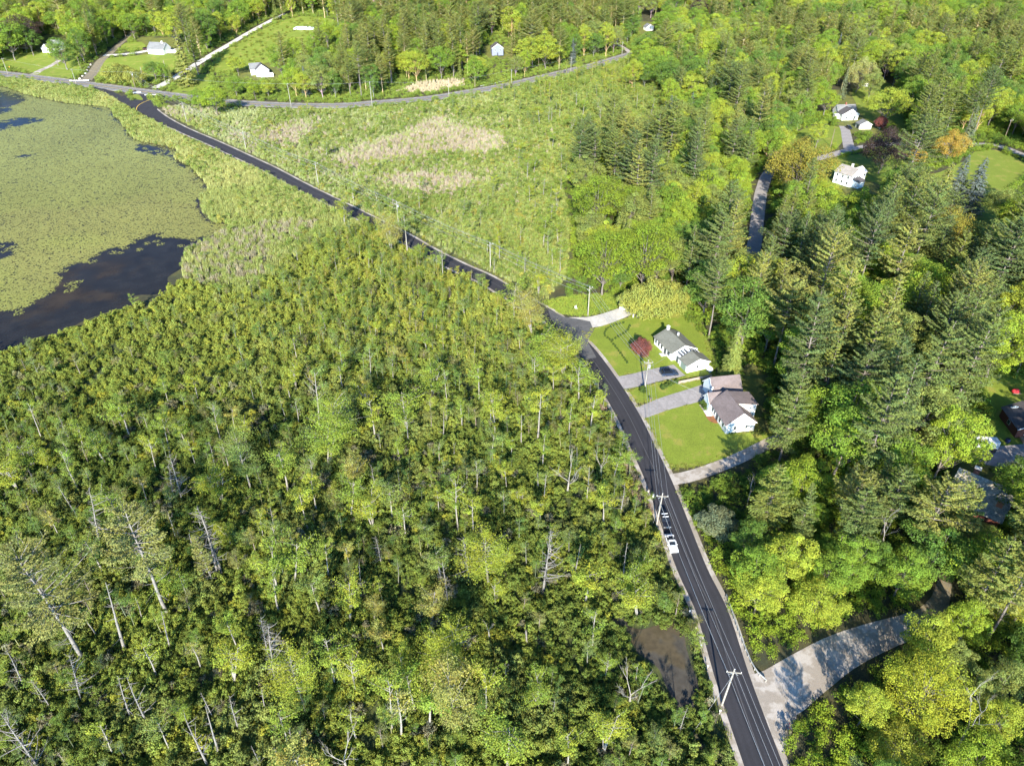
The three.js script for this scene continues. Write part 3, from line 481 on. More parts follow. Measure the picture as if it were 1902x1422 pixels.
{ // swamp shrubs
  const shapes = [21, 22, 23, 24, 25, 26, 27, 28].map((s, i) => shrubShape(s, [1.5, 1.1, 2.4, 0.9, 1.9, 1.3, 2.1, 0.8][i], [1.9, 2.3, 1.5, 2.9, 1.7, 2.2, 1.2, 2][i], { clumps: [12, 9, 24, 8, 18, 11, 20, 7][i], lump: [0.5, 0.42, 0.5, 0.36, 0.48, 0.45, 0.42, 0.32][i], per: 46 }));
  reseed(31); const places = [];
  scatter(-175, 75, -330, -40, 1.38, (x, z) => {
    if (!inView(x, 1, z, 90) || !inside(W.swamp, x, z) || inside(W.pond, x, z) || inside(W.poolView, x, z)) return;
    const g = roadGap(x, z); if (g < 1.8) return; if (g < 3.4 && rnd() < 0.35) return;
    const n = fbm(x * 0.05, z * 0.05, 4), m = fbm(x * 0.12 + 30, z * 0.12, 3), gap = fbm(x * 0.09 + 70, z * 0.09 + 3, 3);
    if (gap > 0.67 && rnd() < 0.5) return;
    let c = mixC([0.15, 0.2, 0.034], [0.22, 0.265, 0.042], sstep(0.3, 0.65, n)); c = mixC(c, [0.19, 0.22, 0.055], sstep(0.55, 0.75, m) * 0.8); if (rnd() < 0.06) c = [0.3, 0.31, 0.04]; if (rnd() < 0.05) c = [0.2, 0.19, 0.11];
    const [, py] = toPx(x, 0, z); const up = sstep(800, 520, py); c = mixC(c, [0.32, 0.35, 0.055], up * 0.65);
    const k = rr(0.8, 1.2), s = rr(0.55, 1.15) * (0.7 + 0.9 * Math.max(0, m - 0.25)); places.push([x, 0, z, rr(0, 6.28), s, s * rr(0.65, 1.5), c[0] * k, c[1] * k, c[2] * k]);
  });
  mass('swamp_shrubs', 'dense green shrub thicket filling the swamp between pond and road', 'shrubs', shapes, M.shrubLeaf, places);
  globalThis.__shrubs = places.length;
}
const reeds = [41, 42, 43].map((s) => reedShape(s, 0.85, 2.1, 46)), grasses = [44, 45].map((s) => reedShape(s, 0.8, 0.55, 40, { w: 0.035, lean: 0.7 }));
{ // reeds round the pond and in the meadow
  reseed(51); const live = [], dry = [];
  const put = (x, z, y, a, s, c) => { const k = rr(0.8, 1.2); a.push([x, y, z, rr(0, 6.28), s, s * rr(0.75, 1.25), c[0] * k, c[1] * k, c[2] * k]); };
  scatter(-400, 30, -600, -170, 1.5, (x, z) => {
    if (!inView(x, 1, z) || inside(W.pond, x, z) || roadGap(x, z) < 1.6) return; if (!inside(W.reeds, x, z)) return;
    const te = Math.max(...W.tan.map((p) => edgeDist(p, x, z) * (inside(p, x, z) ? 1 : -1))), n = fbm(x * 0.06, z * 0.06, 3), t = te + 22 * (fbm(x * 0.09 + 2, z * 0.09, 3) - 0.5) > 0, q = fbm(x * 0.02 + 9, z * 0.02, 3);
    if (t && rnd() < 0.4 + 0.6 * (n - 0.5)) put(x, z, 0, dry, rr(0.75, 1), [0.36, 0.32, 0.2]); else put(x, z, 0, live, rr(0.7, 1.05), mixC([0.27, 0.315, 0.085], [0.38, 0.39, 0.13], sstep(0.35, 0.65, q)));
  });
  scatter(-260, 200, -640, -205, 1.7, (x, z) => {
    if (!inView(x, 1, z) || roadGap(x, z) < 1.4 || !inside(W.meadow, x, z)) return;
    const te = Math.max(...W.tan.map((p) => edgeDist(p, x, z) * (inside(p, x, z) ? 1 : -1))), n = fbm(x * 0.05, z * 0.05, 3), t = te + 26 * (fbm(x * 0.07 + 2, z * 0.07, 4) - 0.5) + rr(-9, 9) > 0 || (te > -30 && rnd() < 0.14);
    if (t && rnd() < 0.66) put(x, z, 0, dry, rr(0.7, 0.95), mixC([0.38, 0.32, 0.225], [0.46, 0.385, 0.28], n)); else { const w = sstep(60, -60, x) * sstep(0.3, 0.6, n); put(x, z, 0, live, rr(0.55, 0.9), mixC([0.28, 0.315, 0.085], [0.37, 0.4, 0.17], w)); }
  });
  scatter(-110, -20, -580, -490, 1.8, (x, z) => { if (W.tan.some((p) => inside(p, x, z)) && roadGap(x, z) > 1.5 && !inside(W.meadow, x, z)) put(x, z, height(x, z), dry, 0.9, [0.55, 0.46, 0.3]); });
  { const c = new THREE.CatmullRomCurve3([[1108, 742], [1135, 790], [1158, 838], [1178, 882], [1196, 925], [1212, 960]].map((p) => at(...p))); for (let i = 0; i < 230; i++) { const p = c.getPointAt(rnd()), x = p.x + rr(-2.6, 0.6), z = p.z + rr(-1.5, 1.5); if (roadGap(x, z) > 0.5) put(x, z, 0, dry, rr(0.4, 0.65), [0.36, 0.27, 0.19]); } }
  mass('reeds', 'light green reeds along the pond bank and across the wet meadow', 'reeds', reeds, M.reed, live);
  mass('dry_reeds', 'pinkish tan patches of last year’s dry reeds', 'reeds', reeds, M.reed, dry);
  globalThis.__reeds = live.length + dry.length;
}
{ // bank and meadow shrubs
  const shapes = [61, 62, 63, 64].map((s, i) => shrubShape(s, [1.2, 1.5, 1, 1.3][i], [2, 2.6, 1.7, 3][i], { per: 36, clumps: 7 }));
  reseed(71); const places = [];
  scatter(-400, 260, -660, -190, 2.3, (x, z) => {
    const g = roadGap(x, z); if (!inView(x, 1, z) || g < 1.8 || inside(W.pond, x, z) || onLawn(x, z)) return;
    const inR = inside(W.reeds, x, z), inM = !inR && inside(W.meadow, x, z); if (!inR && !inM) return;
    const tn = W.tan.some((p) => inside(p, x, z)), n = fbm(x * 0.045 + 20, z * 0.045, 3);
    let chance = inR ? 0.16 + 0.7 * sstep(0.5, 0.7, n) : 0.06 + 0.4 * sstep(0.5, 0.66, n); const [px, py] = toPx(x, 0, z);
    if (inM) { chance += 0.8 * sstep(880, 1080, px); if (g < 16 && px > 480) chance += 0.5; chance += 0.45 * sstep(330, 380, py); }
    if (tn) chance *= 0.07; if (rnd() > chance) return;
    let c = mixC([0.18, 0.25, 0.045], [0.27, 0.325, 0.075], sstep(0.3, 0.7, fbm(x * 0.08, z * 0.08, 3))); if (rnd() < 0.08) c = [0.32, 0.31, 0.06]; const k = rr(0.85, 1.15), s = rr(0.65, 1.2); places.push([x, 0, z, rr(0, 6.28), s, s * rr(0.8, 1.25), c[0] * k, c[1] * k, c[2] * k]);
  });
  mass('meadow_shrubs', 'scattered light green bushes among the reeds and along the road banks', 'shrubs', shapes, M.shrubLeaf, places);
}
{ // undergrowth of the woods on the road's far side, and the hill
  const shapes = [81, 82, 83].map((s, i) => shrubShape(s, [1.7, 1.4, 1.9][i], [2, 2.8, 1.6][i], { per: 40 }));
  reseed(91); const places = [];
  scatter(20, 330, -460, -38, 2.5, (x, z) => {
    if (!inView(x, 1, z) || onLawn(x, z) || inside(W.swamp, x, z) || inside(W.meadow, x, z) || inside(W.reeds, x, z)) return;
    const g = roadGap(x, z); if (g < 1.7 || HOUSEPADS.some((p) => inside(p, x, z))) return;
    const n = fbm(x * 0.05 + 50, z * 0.05, 3), [px] = toPx(x, 0, z); const edge = sstep(26, 6, g), near = sstep(-260, -120, z);
    if (rnd() > 0.4 + 0.55 * near + 0.4 * edge) return;
    let c = mixC([0.12, 0.195, 0.024], [0.22, 0.3, 0.03], sstep(0.3, 0.65, n)); if (px < 1620 && z > -100) c = mixC(c, [0.25, 0.33, 0.022], 0.6); const k = rr(0.85, 1.15), s = rr(0.7, 1.3); places.push([x, height(x, z), z, rr(0, 6.28), s, s * rr(0.7, 1.2), c[0] * k, c[1] * k, c[2] * k]);
  });
  scatter(-520, 320, -760, -475, 3.4, (x, z) => {
    const h = height(x, z); if (!inView(x, h, z) || onLawn(x, z) || roadGap(x, z) < 1.8 || HOUSEPADS.some((p) => inside(p, x, z)) || inside(W.meadow, x, z) || inside(W.pond, x, z) || inside(W.reeds, x, z)) return;
    if (h < 0.02 && roadGap(x, z) > 9 && -z < lerpTable(ROADD, x)) return; if (W.tan.some((p) => inside(p, x, z))) return;
    const c = mixC([0.16, 0.24, 0.035], [0.27, 0.34, 0.055], fbm(x * 0.05, z * 0.05, 3)), k = rr(0.85, 1.15), s = rr(0.8, 1.5); places.push([x, h, z, rr(0, 6.28), s, s * rr(0.7, 1.1), c[0] * k, c[1] * k, c[2] * k]);
  });
  scatter(-330, -110, -800, -520, 5, (x, z) => { if (!inside(lawnWorld[9], x, z) || rnd() < 0.45 || roadGap(x, z) < 2) return; const c = mixC([0.14, 0.17, 0.03], [0.26, 0.28, 0.04], rnd()), s = rr(0.5, 1); places.push([x, height(x, z) + 0.15, z, rr(0, 6.28), s, s, ...c]); });
  mass('undergrowth', 'leafy undergrowth beneath the woods and along the lanes', 'undergrowth', shapes, M.shrubLeaf, places);
}
{ // rough grass along the road edges
  reseed(101); const places = [];
  for (const p of [...roadPts]) { if (!inView(p[0], 0, p[1]) || -p[1] > 330) continue; for (let q = 0; q < (p[2] < 3.3 ? 5 : 2); q++) { const a = rr(0, 6.28), d = p[2] + rr(0.3, 3), x = p[0] + Math.cos(a) * d, z = p[1] + Math.sin(a) * d; if (roadGap(x, z) < (rnd() < 0.3 ? 0.25 : 1) || onLawn(x, z) || inside(W.pond, x, z) || inside(W.pool, x, z)) continue; const c = mixC([0.13, 0.18, 0.02], [0.24, 0.24, 0.06], rnd()); places.push([x, 0, z, a, rr(0.7, 1.2), rr(0.6, 1.1), ...c]); } }
  for (const l of lawnWorld.slice(0, 3)) for (let i = 0, j = l.length - 1; i < l.length; j = i++) { const L = Math.hypot(l[i][0] - l[j][0], l[i][1] - l[j][1]); for (let q = 0; q < L * 2.5; q++) { const f = rnd(), x = l[j][0] + (l[i][0] - l[j][0]) * f + rr(-0.7, 0.7), z = l[j][1] + (l[i][1] - l[j][1]) * f + rr(-0.7, 0.7); if (roadGap(x, z) < 0.2) continue; places.push([x, 0, z, f * 40, rr(0.4, 0.8), rr(0.3, 0.8), ...mixC([0.2, 0.26, 0.03], [0.32, 0.31, 0.08], rnd())]); } }
  { const v = lawnWorld[11], xs = v.map((p) => p[0]), zs = v.map((p) => p[1]); scatter(Math.min(...xs), Math.max(...xs), Math.min(...zs), Math.max(...zs), 0.75, (x, z) => { if (!inside(v, x, z) || roadGap(x, z) < 0.6) return; places.push([x, 0, z, rr(0, 6.28), rr(0.7, 1.2), rr(0.6, 1.3), ...mixC([0.17, 0.26, 0.03], [0.28, 0.33, 0.05], rnd())]); }); }
  mass('verge_grass', 'rough grass fringing the road shoulders and lanes', 'grass', grasses, M.reed, places);
}
// ---------------------------------------------------------------- trees
function heightFor(p, topY) { let a = 0.5, b = 60; for (let i = 0; i < 30; i++) { const m = (a + b) / 2; if (toPx(p.x, p.y + m, p.z)[1] > topY) a = m; else b = m; } return (a + b) / 2; }
const LAND = [ // places that a reader can find: pixel, phrase
  [250, 182, 'the road junction'], [1240, 650, 'the olive-roofed house'], [1365, 755, 'the mauve-roofed house'], [1243, 1008, 'the white car'], [1235, 1250, 'the small brown pool'], [1500, 1260, 'the gravel lane'], [1220, 560, 'the golden shrub'],
  [1120, 460, 'the three dark maples'], [1410, 390, 'the grey lane'], [1585, 325, 'the tall pale-blue house'], [1580, 215, 'the white house'], [1632, 280, 'the purple beech'], [1815, 920, 'the steep grey roof'], [1835, 822, 'the parked camper'], [1890, 780, 'the red-brown house'], [1840, 320, 'the sunny lawn'],
  [800, 255, 'the tan reed patch'], [690, 190, 'the bend of the grey road'], [300, 88, 'the hillside house'], [95, 85, 'the house by the pond'], [565, 53, 'the swimming pool'], [430, 75, 'the long pale drive'], [1060, 132, 'the far end of the grey road'],
  [410, 425, 'the pond’s tip'], [150, 590, 'the pond shore'], [440, 460, 'the cattail bank'], [395, 1000, 'the tall snags'], [270, 1030, 'the half-dead pines'], [505, 1215, 'the spiky grey snag'], [910, 1040, 'the bright yellow-green tree'], [1010, 1040, 'the tall bare mast'], [1182, 1280, 'the white-limbed tree'], [609, 800, 'the broad many-stemmed tree'], [755, 770, 'the wide green swamp tree'], [1120, 860, 'the forked white snag'], [920, 775, 'the two-tiered tree'], [830, 1215, 'the wide golden tree'], [820, 470, 'the road through the thicket'], [1030, 590, 'the gravel pull-off'], [950, 480, 'the slim roadside pole'], [60, 1380, 'the photo’s lower corner by the pond side'],
];
const DIRS = ['beyond', 'beyond and right of', 'right of', 'below and right of', 'in front of', 'below and left of', 'left of', 'beyond and left of'];
const labelsUsed = new Map();
function whereLabel(desc, px, py) {
  const near = LAND.map((l) => [Math.hypot(l[0] - px, (l[1] - py) * 1.2), l]).sort((a, b) => a[0] - b[0]);
  for (const [d, l] of near.slice(0, 9)) {
    const a = Math.atan2(px - l[0], -(py - l[1])), k = (Math.round(a / (Math.PI / 4)) + 8) % 8, far = d < 45 ? 'close ' : d < 150 ? '' : 'well ';
    const s = `${desc} ${far}${DIRS[k]} ${l[2]}`;
    if (s.split(/\s+/).length <= 16 && !labelsUsed.has(s)) { labelsUsed.set(s, 1); return [s]; }
  }
  for (let i = 0; i < 4; i++) for (let j = i + 1; j < 7; j++) { const s = `${desc} between ${near[i][1][2]} and ${near[j][1][2]}`; if (s.split(/\s+/).length <= 16 && !labelsUsed.has(s)) { labelsUsed.set(s, 1); return [s]; } }
  const l = near[0][1], a = Math.atan2(px - l[0], -(py - l[1])), k = (Math.round(a / (Math.PI / 4)) + 8) % 8, s = `${desc} ${near[0][0] < 45 ? 'close ' : near[0][0] < 150 ? '' : 'well '}${DIRS[k]} ${l[2]}`;
  return [s, 'alike: ' + s];
}
function proto(name, category, shape, wood, leaf, words) { const o = new THREE.Group(); o.name = name; o.userData = { label: words, category }; for (const [n, g, m] of [['trunk', shape.trunk, wood], ['crown', shape.crown, leaf]]) { const c = new THREE.Mesh(g, m); c.name = n; c.castShadow = c.receiveShadow = true; o.add(c); } return o; }
function plant(pr, p, turn, sx, sy, words, tilt) {
  const [px, py] = toPx(p.x, p.y + 6, p.z), [label, group] = whereLabel(words ?? pr.userData.label, px, py);
  const o = copy(pr, p.x, p.y, p.z, turn, sx, sy, label, group); if (tilt) { o.rotation.order = 'ZXY'; o.rotation.z = tilt[0]; o.rotation.x = tilt[1]; }
  return o;
}
const LEAF = {
  pine: [leafMat(0.2, 0.235, 0.048), leafMat(0.155, 0.2, 0.05), leafMat(0.255, 0.268, 0.06), leafMat(0.12, 0.165, 0.048)],
  broad: [leafMat(0.189, 0.288, 0.030), leafMat(0.265, 0.352, 0.031), leafMat(0.130, 0.219, 0.033), leafMat(0.327, 0.382, 0.040), leafMat(0.228, 0.272, 0.061)],
  swamp: [leafMat(0.225, 0.3, 0.038), leafMat(0.3, 0.345, 0.038), leafMat(0.2, 0.265, 0.058), leafMat(0.33, 0.32, 0.075)],
};
const WORDS = { pine: ['olive-green white pine', 'deep green white pine', 'yellowish white pine', 'dark blue-green white pine'], broad: ['mid-green leafy tree', 'bright green leafy tree', 'dark green leafy tree', 'yellow-green leafy tree', 'dull green leafy tree'], swamp: ['fresh green swamp tree', 'yellow-green swamp tree', 'cool green swamp tree', 'brownish gold swamp tree'] };

const pineG = [201, 202, 203, 204, 205, 206, 207, 208].map((s, i) => pineShape(s, 30, { reach: [6.2, 7.4, 5.4, 8, 6.8, 5.8, 8.4, 4.8][i], pow: [0.6, 0.5, 0.7, 0.42, 0.55, 0.65, 0.36, 0.8][i], bare: [0.3, 0.38, 0.25, 0.42, 0.2, 0.34, 0.48, 0.3][i] }));
const broadG = [211, 212, 213, 214, 215].map((s, i) => broadleafShape(s, [15, 14, 17, 13, 16][i], [5, 5.6, 5, 4.6, 4.4][i], { tall: [1, 0.9, 1.05, 1, 1.1][i] }));
const spruceG = [221, 222].map((s, i) => spruceShape(s, 18, [3.9, 3.3][i]));
const swampG = [
  swampShape(231, 10), swampShape(232, 11, { top: 1, from: 0.55, boughs: 13 }), swampShape(233, 9, { stems: 2, boughs: 16, spread: 1.9 }), swampShape(234, 12, { boughs: 12, per: 44, dead: 0.25, spread: 1.6 }),
  swampShape(235, 9, { boughs: 20, from: 0.3, spread: 2.1, per: 66 }), swampShape(236, 10, { stems: 3, boughs: 20, spread: 2.2, from: 0.35 }), swampShape(237, 8, { top: 1, boughs: 12, from: 0.6, spread: 1.7, per: 70 }), swampShape(238, 11, { per: 32, dead: 0.4, boughs: 15, spread: 1.5 }),
  swampShape(239, 17, { boughs: 40, from: 0.3, spread: 3, per: 95 }), swampShape(240, 16, { stems: 3, boughs: 40, spread: 3, from: 0.35, per: 95 }),
];
const snagG = [snagShape(241, 12, { n: 26 }), snagShape(242, 15, { n: 64, twigs: 2, reach: 2.9 }), snagShape(243, 9, { n: 12, reach: 0.9 }), snagShape(244, 13, { n: 50, twigs: 3, reach: 2.6 }), snagShape(245, 6, { n: 4, broken: 1, reach: 0.6 })];
const forkG = [forkShape(251, 9), forkShape(252, 7, { levels: 2, n: 2 }), forkShape(253, 8, { levels: 3, open: 0.9, stem: 0.25, n: 4 }), forkShape(254, 26, { levels: 4, n: 2, stem: 0.36, open: 0.22, spread: 0.42, thin: 0.75 })];
const P_ = {
  pine: pineG.map((g) => LEAF.pine.map((m, j) => proto('white_pine', 'pine tree', g, M.bark, m, WORDS.pine[j]))),
  broad: broadG.map((g) => LEAF.broad.map((m, j) => proto('broadleaf_tree', 'tree', g, M.bark, m, WORDS.broad[j]))),
  swamp: swampG.map((g) => LEAF.swamp.map((m, j) => proto('swamp_tree', 'swamp tree', g, M.paleBark, m, WORDS.swamp[j]))),
  snag: snagG.map((g) => proto('dead_tree', 'dead tree', g, M.deadWood, M.deadWood, 'bare grey snag')), fork: forkG.map((g) => proto('dead_tree', 'dead tree', g, M.whiteWood, M.whiteWood, 'bare forked pale tree')),
};
const used = [];                                  // [x, z, r] of trees already standing
function hero(kind, gi, mi, baseX, baseY, topY, words, wide = 1, lean = 0) {
  const p = at(baseX, baseY), H = heightFor(p, topY); if (kind === 'swamp' && H > 14) gi = gi === 5 || gi === 2 ? 9 : [0, 4, 6].includes(gi) ? 8 : gi;
  const pr = mi === null ? P_[kind][gi] : P_[kind][gi][mi];
  const h0 = { pine: () => 30, broad: () => [15, 14, 17, 13, 16][gi], swamp: () => [10, 11, 9, 12, 9, 10, 8, 11, 17, 16][gi], snag: () => [12, 15, 9, 13, 6][gi], fork: () => [9, 7, 8, 26][gi] }[kind](), s = H / h0;
  used.push([p.x, p.z, 2]); return plant(pr, p, (baseX * 7 + baseY) % 6.28, s * wide, s, words, lean ? [-lean, 0] : null);
}
// trees that the photograph shows singly in the swamp: shape, tint, base x, base y, top y, words, width
const SW = [
  [0, 1, 697, 822, 742, 'tall yellow-green pale-trunked tree', 1.1], [4, 0, 755, 804, 731, 'wide green swamp tree', 1.5], [1, 0, 639, 701, 644, 'slim green tree', 1], [3, 2, 689, 720, 644, 'narrow sparse tree', 0.8], [5, 0, 802, 741, 671, 'many-stemmed green tree', 1.1], [0, 2, 815, 704, 664, 'small pale tree', 1], [1, 0, 890, 750, 681, 'pale-trunked tree', 1], [3, 2, 832, 765, 684, 'very slender tree', 0.7], [0, 0, 858, 795, 741, 'thin upright tree', 0.9], [4, 1, 920, 806, 741, 'two-tiered bright tree', 1.3], [1, 1, 999, 815, 731, 'tall pale-stemmed yellowish tree', 1.1],
  [2, 0, 652, 958, 896, 'forked green tree', 1.1], [5, 1, 694, 985, 923, 'bushy yellowish tree', 1.1], [7, 0, 851, 984, 893, 'tall thin-crowned birch', 0.9], [0, 1, 879, 988, 923, 'rounded yellow-green tree', 1.3], [7, 2, 936, 963, 910, 'leaning thin tree', 0.9], [4, 1, 908, 1090, 1000, 'bright yellow-green tree', 1.5], [2, 1, 650, 1161, 1087, 'slim green-topped tree', 0.8], [6, 3, 714, 1215, 1168, 'brownish tree', 1.1], [2, 1, 812, 1265, 1172, 'wide golden tree', 1.1], [4, 1, 662, 1288, 1225, 'rounded yellow-green tree', 1.1], [1, 0, 729, 1354, 1262, 'slim bending tree', 0.9], [7, 3, 745, 1372, 1286, 'sparse golden conifer-like tree', 1], [6, 0, 798, 1358, 1279, 'umbrella-topped green tree', 1], [0, 3, 848, 1364, 1259, 'brown-gold tree on a pale trunk', 1.2], [1, 1, 903, 1322, 1252, 'golden-green tree', 1.1], [5, 0, 1167, 1112, 1050, 'pale-stemmed green tree', 1], [2, 1, 1184, 1150, 1087, 'two-stemmed yellow tree', 1.2], [0, 1, 1054, 1425, 1363, 'bright yellow sapling', 1], [4, 0, 942, 1428, 1357, 'broad green tree', 1.2],
  [1, 0, 315, 757, 708, 'small green-topped tree', 1], [6, 1, 368, 743, 698, 'round yellowish treetop', 1.1], [6, 0, 240, 810, 751, 'flat-topped green tree', 1.3], [7, 2, 412, 824, 751, 'tall pale-stemmed tree', 0.8], [6, 3, 437, 803, 761, 'small golden tree', 1], [2, 0, 347, 830, 778, 'small forked tree', 0.9], [1, 0, 316, 843, 775, 'pale-trunked green tree', 1], [1, 1, 291, 878, 815, 'leaning yellow tree', 1], [4, 0, 155, 833, 788, 'broad little green tree', 1.2], [5, 0, 64, 870, 815, 'small green tree', 1.1], [3, 0, 146, 914, 832, 'tall thin green tree', 1], [6, 2, 466, 911, 815, 'umbrella-topped pale tree', 1.2], [0, 0, 535, 914, 835, 'greyish green tree', 1.3], [5, 0, 609, 872, 765, 'broad many-stemmed tree', 1.25], [3, 2, 594, 800, 684, 'tall thin pale-stemmed tree', 0.9], [7, 2, 555, 793, 741, 'thin slanting tree', 1], [1, 1, 589, 955, 889, 'yellowish tree', 1], [0, 1, 491, 1006, 956, 'small bright tree', 1], [2, 0, 548, 1083, 1010, 'green two-stemmed tree', 1.2], [0, 0, 518, 1137, 1060, 'bright green tree', 1], [1, 0, 611, 1076, 1010, 'slender green tree', 1], [6, 0, 441, 1204, 1155, 'round green treetop', 1.2], [4, 1, 565, 1312, 1219, 'bright lime-green tree', 1.2], [1, 0, 538, 1388, 1323, 'green tree on thin trunk', 1], [0, 0, 622, 1271, 1188, 'green tree', 1],
  [1, 2, 757, 470, 396, 'pale open roadside tree', 1.1], [2, 3, 731, 478, 402, 'pale-stemmed roadside tree', 1], [7, 2, 822, 520, 462, 'open-crowned roadside tree', 1], [1, 2, 1018, 478, 430, 'pale slender tree', 1], [0, 0, 955, 595, 525, 'roadside tree overhanging the asphalt', 1.4], [5, 3, 990, 625, 545, 'brownish feathery roadside tree', 1.2], [4, 0, 1010, 690, 620, 'leafy roadside tree', 1.5], [5, 1, 1045, 700, 615, 'broad bright roadside tree', 1.3], [4, 0, 1075, 745, 680, 'leafy tree at the road edge', 1.3], [0, 1, 1098, 800, 735, 'yellow-green tree at the road edge', 1.3], [4, 1, 640, 420, 375, 'bright bush-like tree', 1.3],
];
for (const [g, m, x, y, t, w, s] of SW) hero('swamp', g, m, x, y, t, w, s ?? 1, clamp((951 - x) / 9000, -0.12, 0.12));
const SN = [
  ['snag', 0, 701, 928, 862, 'thin snag with short side branches'], ['snag', 2, 745, 915, 872, 'short thin snag'], ['snag', 4, 1000, 910, 876, 'broken white pole'], ['fork', 0, 1115, 891, 829, 'forked white snag'], ['fork', 2, 1054, 915, 829, 'twiggy bare tree'], ['fork', 1, 844, 848, 819, 'small forked snag'], ['snag', 1, 1009, 1100, 980, 'tall bare mast with many branches'], ['snag', 1, 872, 1083, 997, 'bristling bare mast'], ['snag', 1, 709, 1050, 994, 'bristling grey snag'], ['snag', 0, 832, 1123, 1040, 'leaning grey snag'], ['fork', 1, 910, 1194, 1145, 'little white forked snag'], ['fork', 2, 644, 1428, 1350, 'sprawling bare tree'], ['snag', 2, 473, 747, 714, 'small twig-topped snag'], ['snag', 0, 400, 870, 817, 'thin grey pole snag'], ['snag', 2, 380, 904, 879, 'short leaning snag'],
  ['snag', 1, 413, 1069, 932, 'tallest snag with long bare branches'], ['snag', 0, 406, 1073, 941, 'tall slim snag'], ['snag', 4, 360, 1024, 993, 'broken stump-like pole'], ['snag', 0, 374, 1033, 990, 'short grey pole'], ['snag', 3, 340, 938, 849, 'dense grey twiggy snag'], ['snag', 3, 322, 930, 860, 'grey twiggy snag'], ['snag', 2, 232, 1208, 1091, 'thin dark-based pole'], ['snag', 2, 316, 1204, 1140, 'thin leaning pole'], ['snag', 2, 350, 1112, 1066, 'crossed thin pole'], ['snag', 1, 511, 1271, 1161, 'spiky grey snag'], ['snag', 0, 45, 1277, 1200, 'bare pole at the frame edge'], ['snag', 0, 243, 1337, 1260, 'bare slanting pole'], ['snag', 0, 275, 1347, 1260, 'bare slanting pole with short twigs'], ['snag', 2, 395, 1332, 1280, 'thin bare pole'], ['snag', 0, 387, 1424, 1328, 'long bare pole'], ['snag', 2, 408, 1402, 1320, 'straight bare pole'], ['snag', 0, 445, 1362, 1297, 'twiggy bare pole'], ['snag', 2, 494, 1327, 1280, 'small bare pole'], ['snag', 2, 485, 1424, 1380, 'bare pole'], ['snag', 0, 520, 1424, 1385, 'twiggy pole'], ['snag', 2, 543, 1392, 1350, 'thin pole'], ['snag', 3, 80, 1440, 1330, 'fallen-looking grey dead conifer'], ['snag', 3, 150, 1300, 1225, 'grey dead conifer'], ['snag', 3, 185, 1010, 905, 'half-dead conifer with bare lower limbs'],
  ['fork', 2, 1169, 1308, 1225, 'white-limbed spreading tree'], ['fork', 0, 1388, 938, 872, 'dead pale tree with a side limb'], ['fork', 3, 1622, 1050, 935, 'dead forked pale tree'], ['fork', 3, 1770, 1402, 1262, 'leaning bare white tree'], ['fork', 3, 1680, 1420, 1378, 'bare leaning sapling'],
];
for (const [k, g, x, y, t, w] of SN) hero(k, g, null, x, y, t, w, k === 'fork' ? (g === 3 ? 1 : x > 1200 ? 0.6 : 0.9) : 1, clamp((951 - x) / 9000, -0.1, 0.1));
for (const [g, m, x, y, t, w, wd] of [
  [2, 2, 125, 130, 70, 'large dark green tree', 1.3], [0, 0, 160, 80, 12, 'large leafy tree', 1.2], [1, 1, 212, 74, 14, 'leafy tree', 1.2], [3, 3, 330, 86, 20, 'bright tree', 1.2], [0, 2, 385, 92, 18, 'large dark green tree', 1.2], [1, 2, 290, 150, 112, 'dark green bushy tree', 1.2], [3, 0, 306, 152, 118, 'green bushy tree', 1], [1, 3, 443, 140, 104, 'yellow-green tree', 1.2], [0, 0, 525, 146, 84, 'mid-green tree', 1.2], [2, 1, 550, 140, 72, 'bright green tree', 1.1], [1, 1, 405, 216, 158, 'spreading bright tree', 1.3], [3, 0, 375, 206, 165, 'bushy green tree', 1.2], [1, 0, 440, 182, 140, 'green tree', 1.2], [3, 1, 475, 184, 148, 'bright green tree', 1.1], [0, 3, 500, 182, 150, 'yellow-green tree', 1.2],
  [1, 3, 1640, 236, 162, 'spreading yellow-green tree', 1.35], [0, 4, 1612, 190, 130, 'large dull green tree', 1], [2, 0, 1690, 225, 150, 'large leafy tree', 1.2], [1, 1, 1725, 225, 140, 'bright green tree', 1.2], [0, 3, 1835, 235, 165, 'bright yellow-green tree', 1.2], [1, 0, 1880, 250, 190, 'leafy tree', 1.2], [0, 1, 1870, 440, 365, 'bright clumpy tree', 1.2], [3, 0, 1795, 470, 430, 'leafy tree', 1.1], [1, 1, 1530, 215, 165, 'bright leafy tree', 1.2], [2, 3, 1515, 275, 225, 'yellow-green tree', 1.1], [0, 2, 1650, 365, 300, 'dark green tree', 1.1], [1, 0, 1500, 400, 350, 'dark leafy tree', 1.2],
  [2, 1, 108, 122, 78, 'bright leafy tree', 1.1], [0, 2, 62, 104, 48, 'dark leafy tree', 1.1], [3, 0, 28, 112, 40, 'leafy tree', 1.2], [1, 0, 250, 74, 22, 'leafy hill tree', 1.2], [0, 1, 610, 90, 36, 'leafy hill tree', 1.1], [2, 0, 590, 120, 62, 'green hill tree', 1.1], [1, 4, 1850, 420, 350, 'dull green tree', 1.2], [0, 0, 1895, 400, 320, 'large leafy tree', 1.1],
  [1, 1, 1795, 1110, 1010, 'bright tree at the shaded lane end', 1.1], [3, 2, 1715, 1075, 985, 'dark green tree at the shaded lane end', 1.2], [0, 0, 1660, 1110, 1035, 'mid-green tree beside the shaded lane', 1.2], [2, 1, 1775, 1200, 1130, 'leafy tree in the lane bend', 1.1], [1, 0, 1880, 960, 880, 'dark tree by the steep roof', 1.2], [3, 1, 1770, 870, 790, 'leafy tree by the camper', 1.2], [0, 2, 1890, 900, 850, 'dark leafy tree by the shaded drive', 1.2],
]) hero('broad', g, m, x, y, t, w, wd);
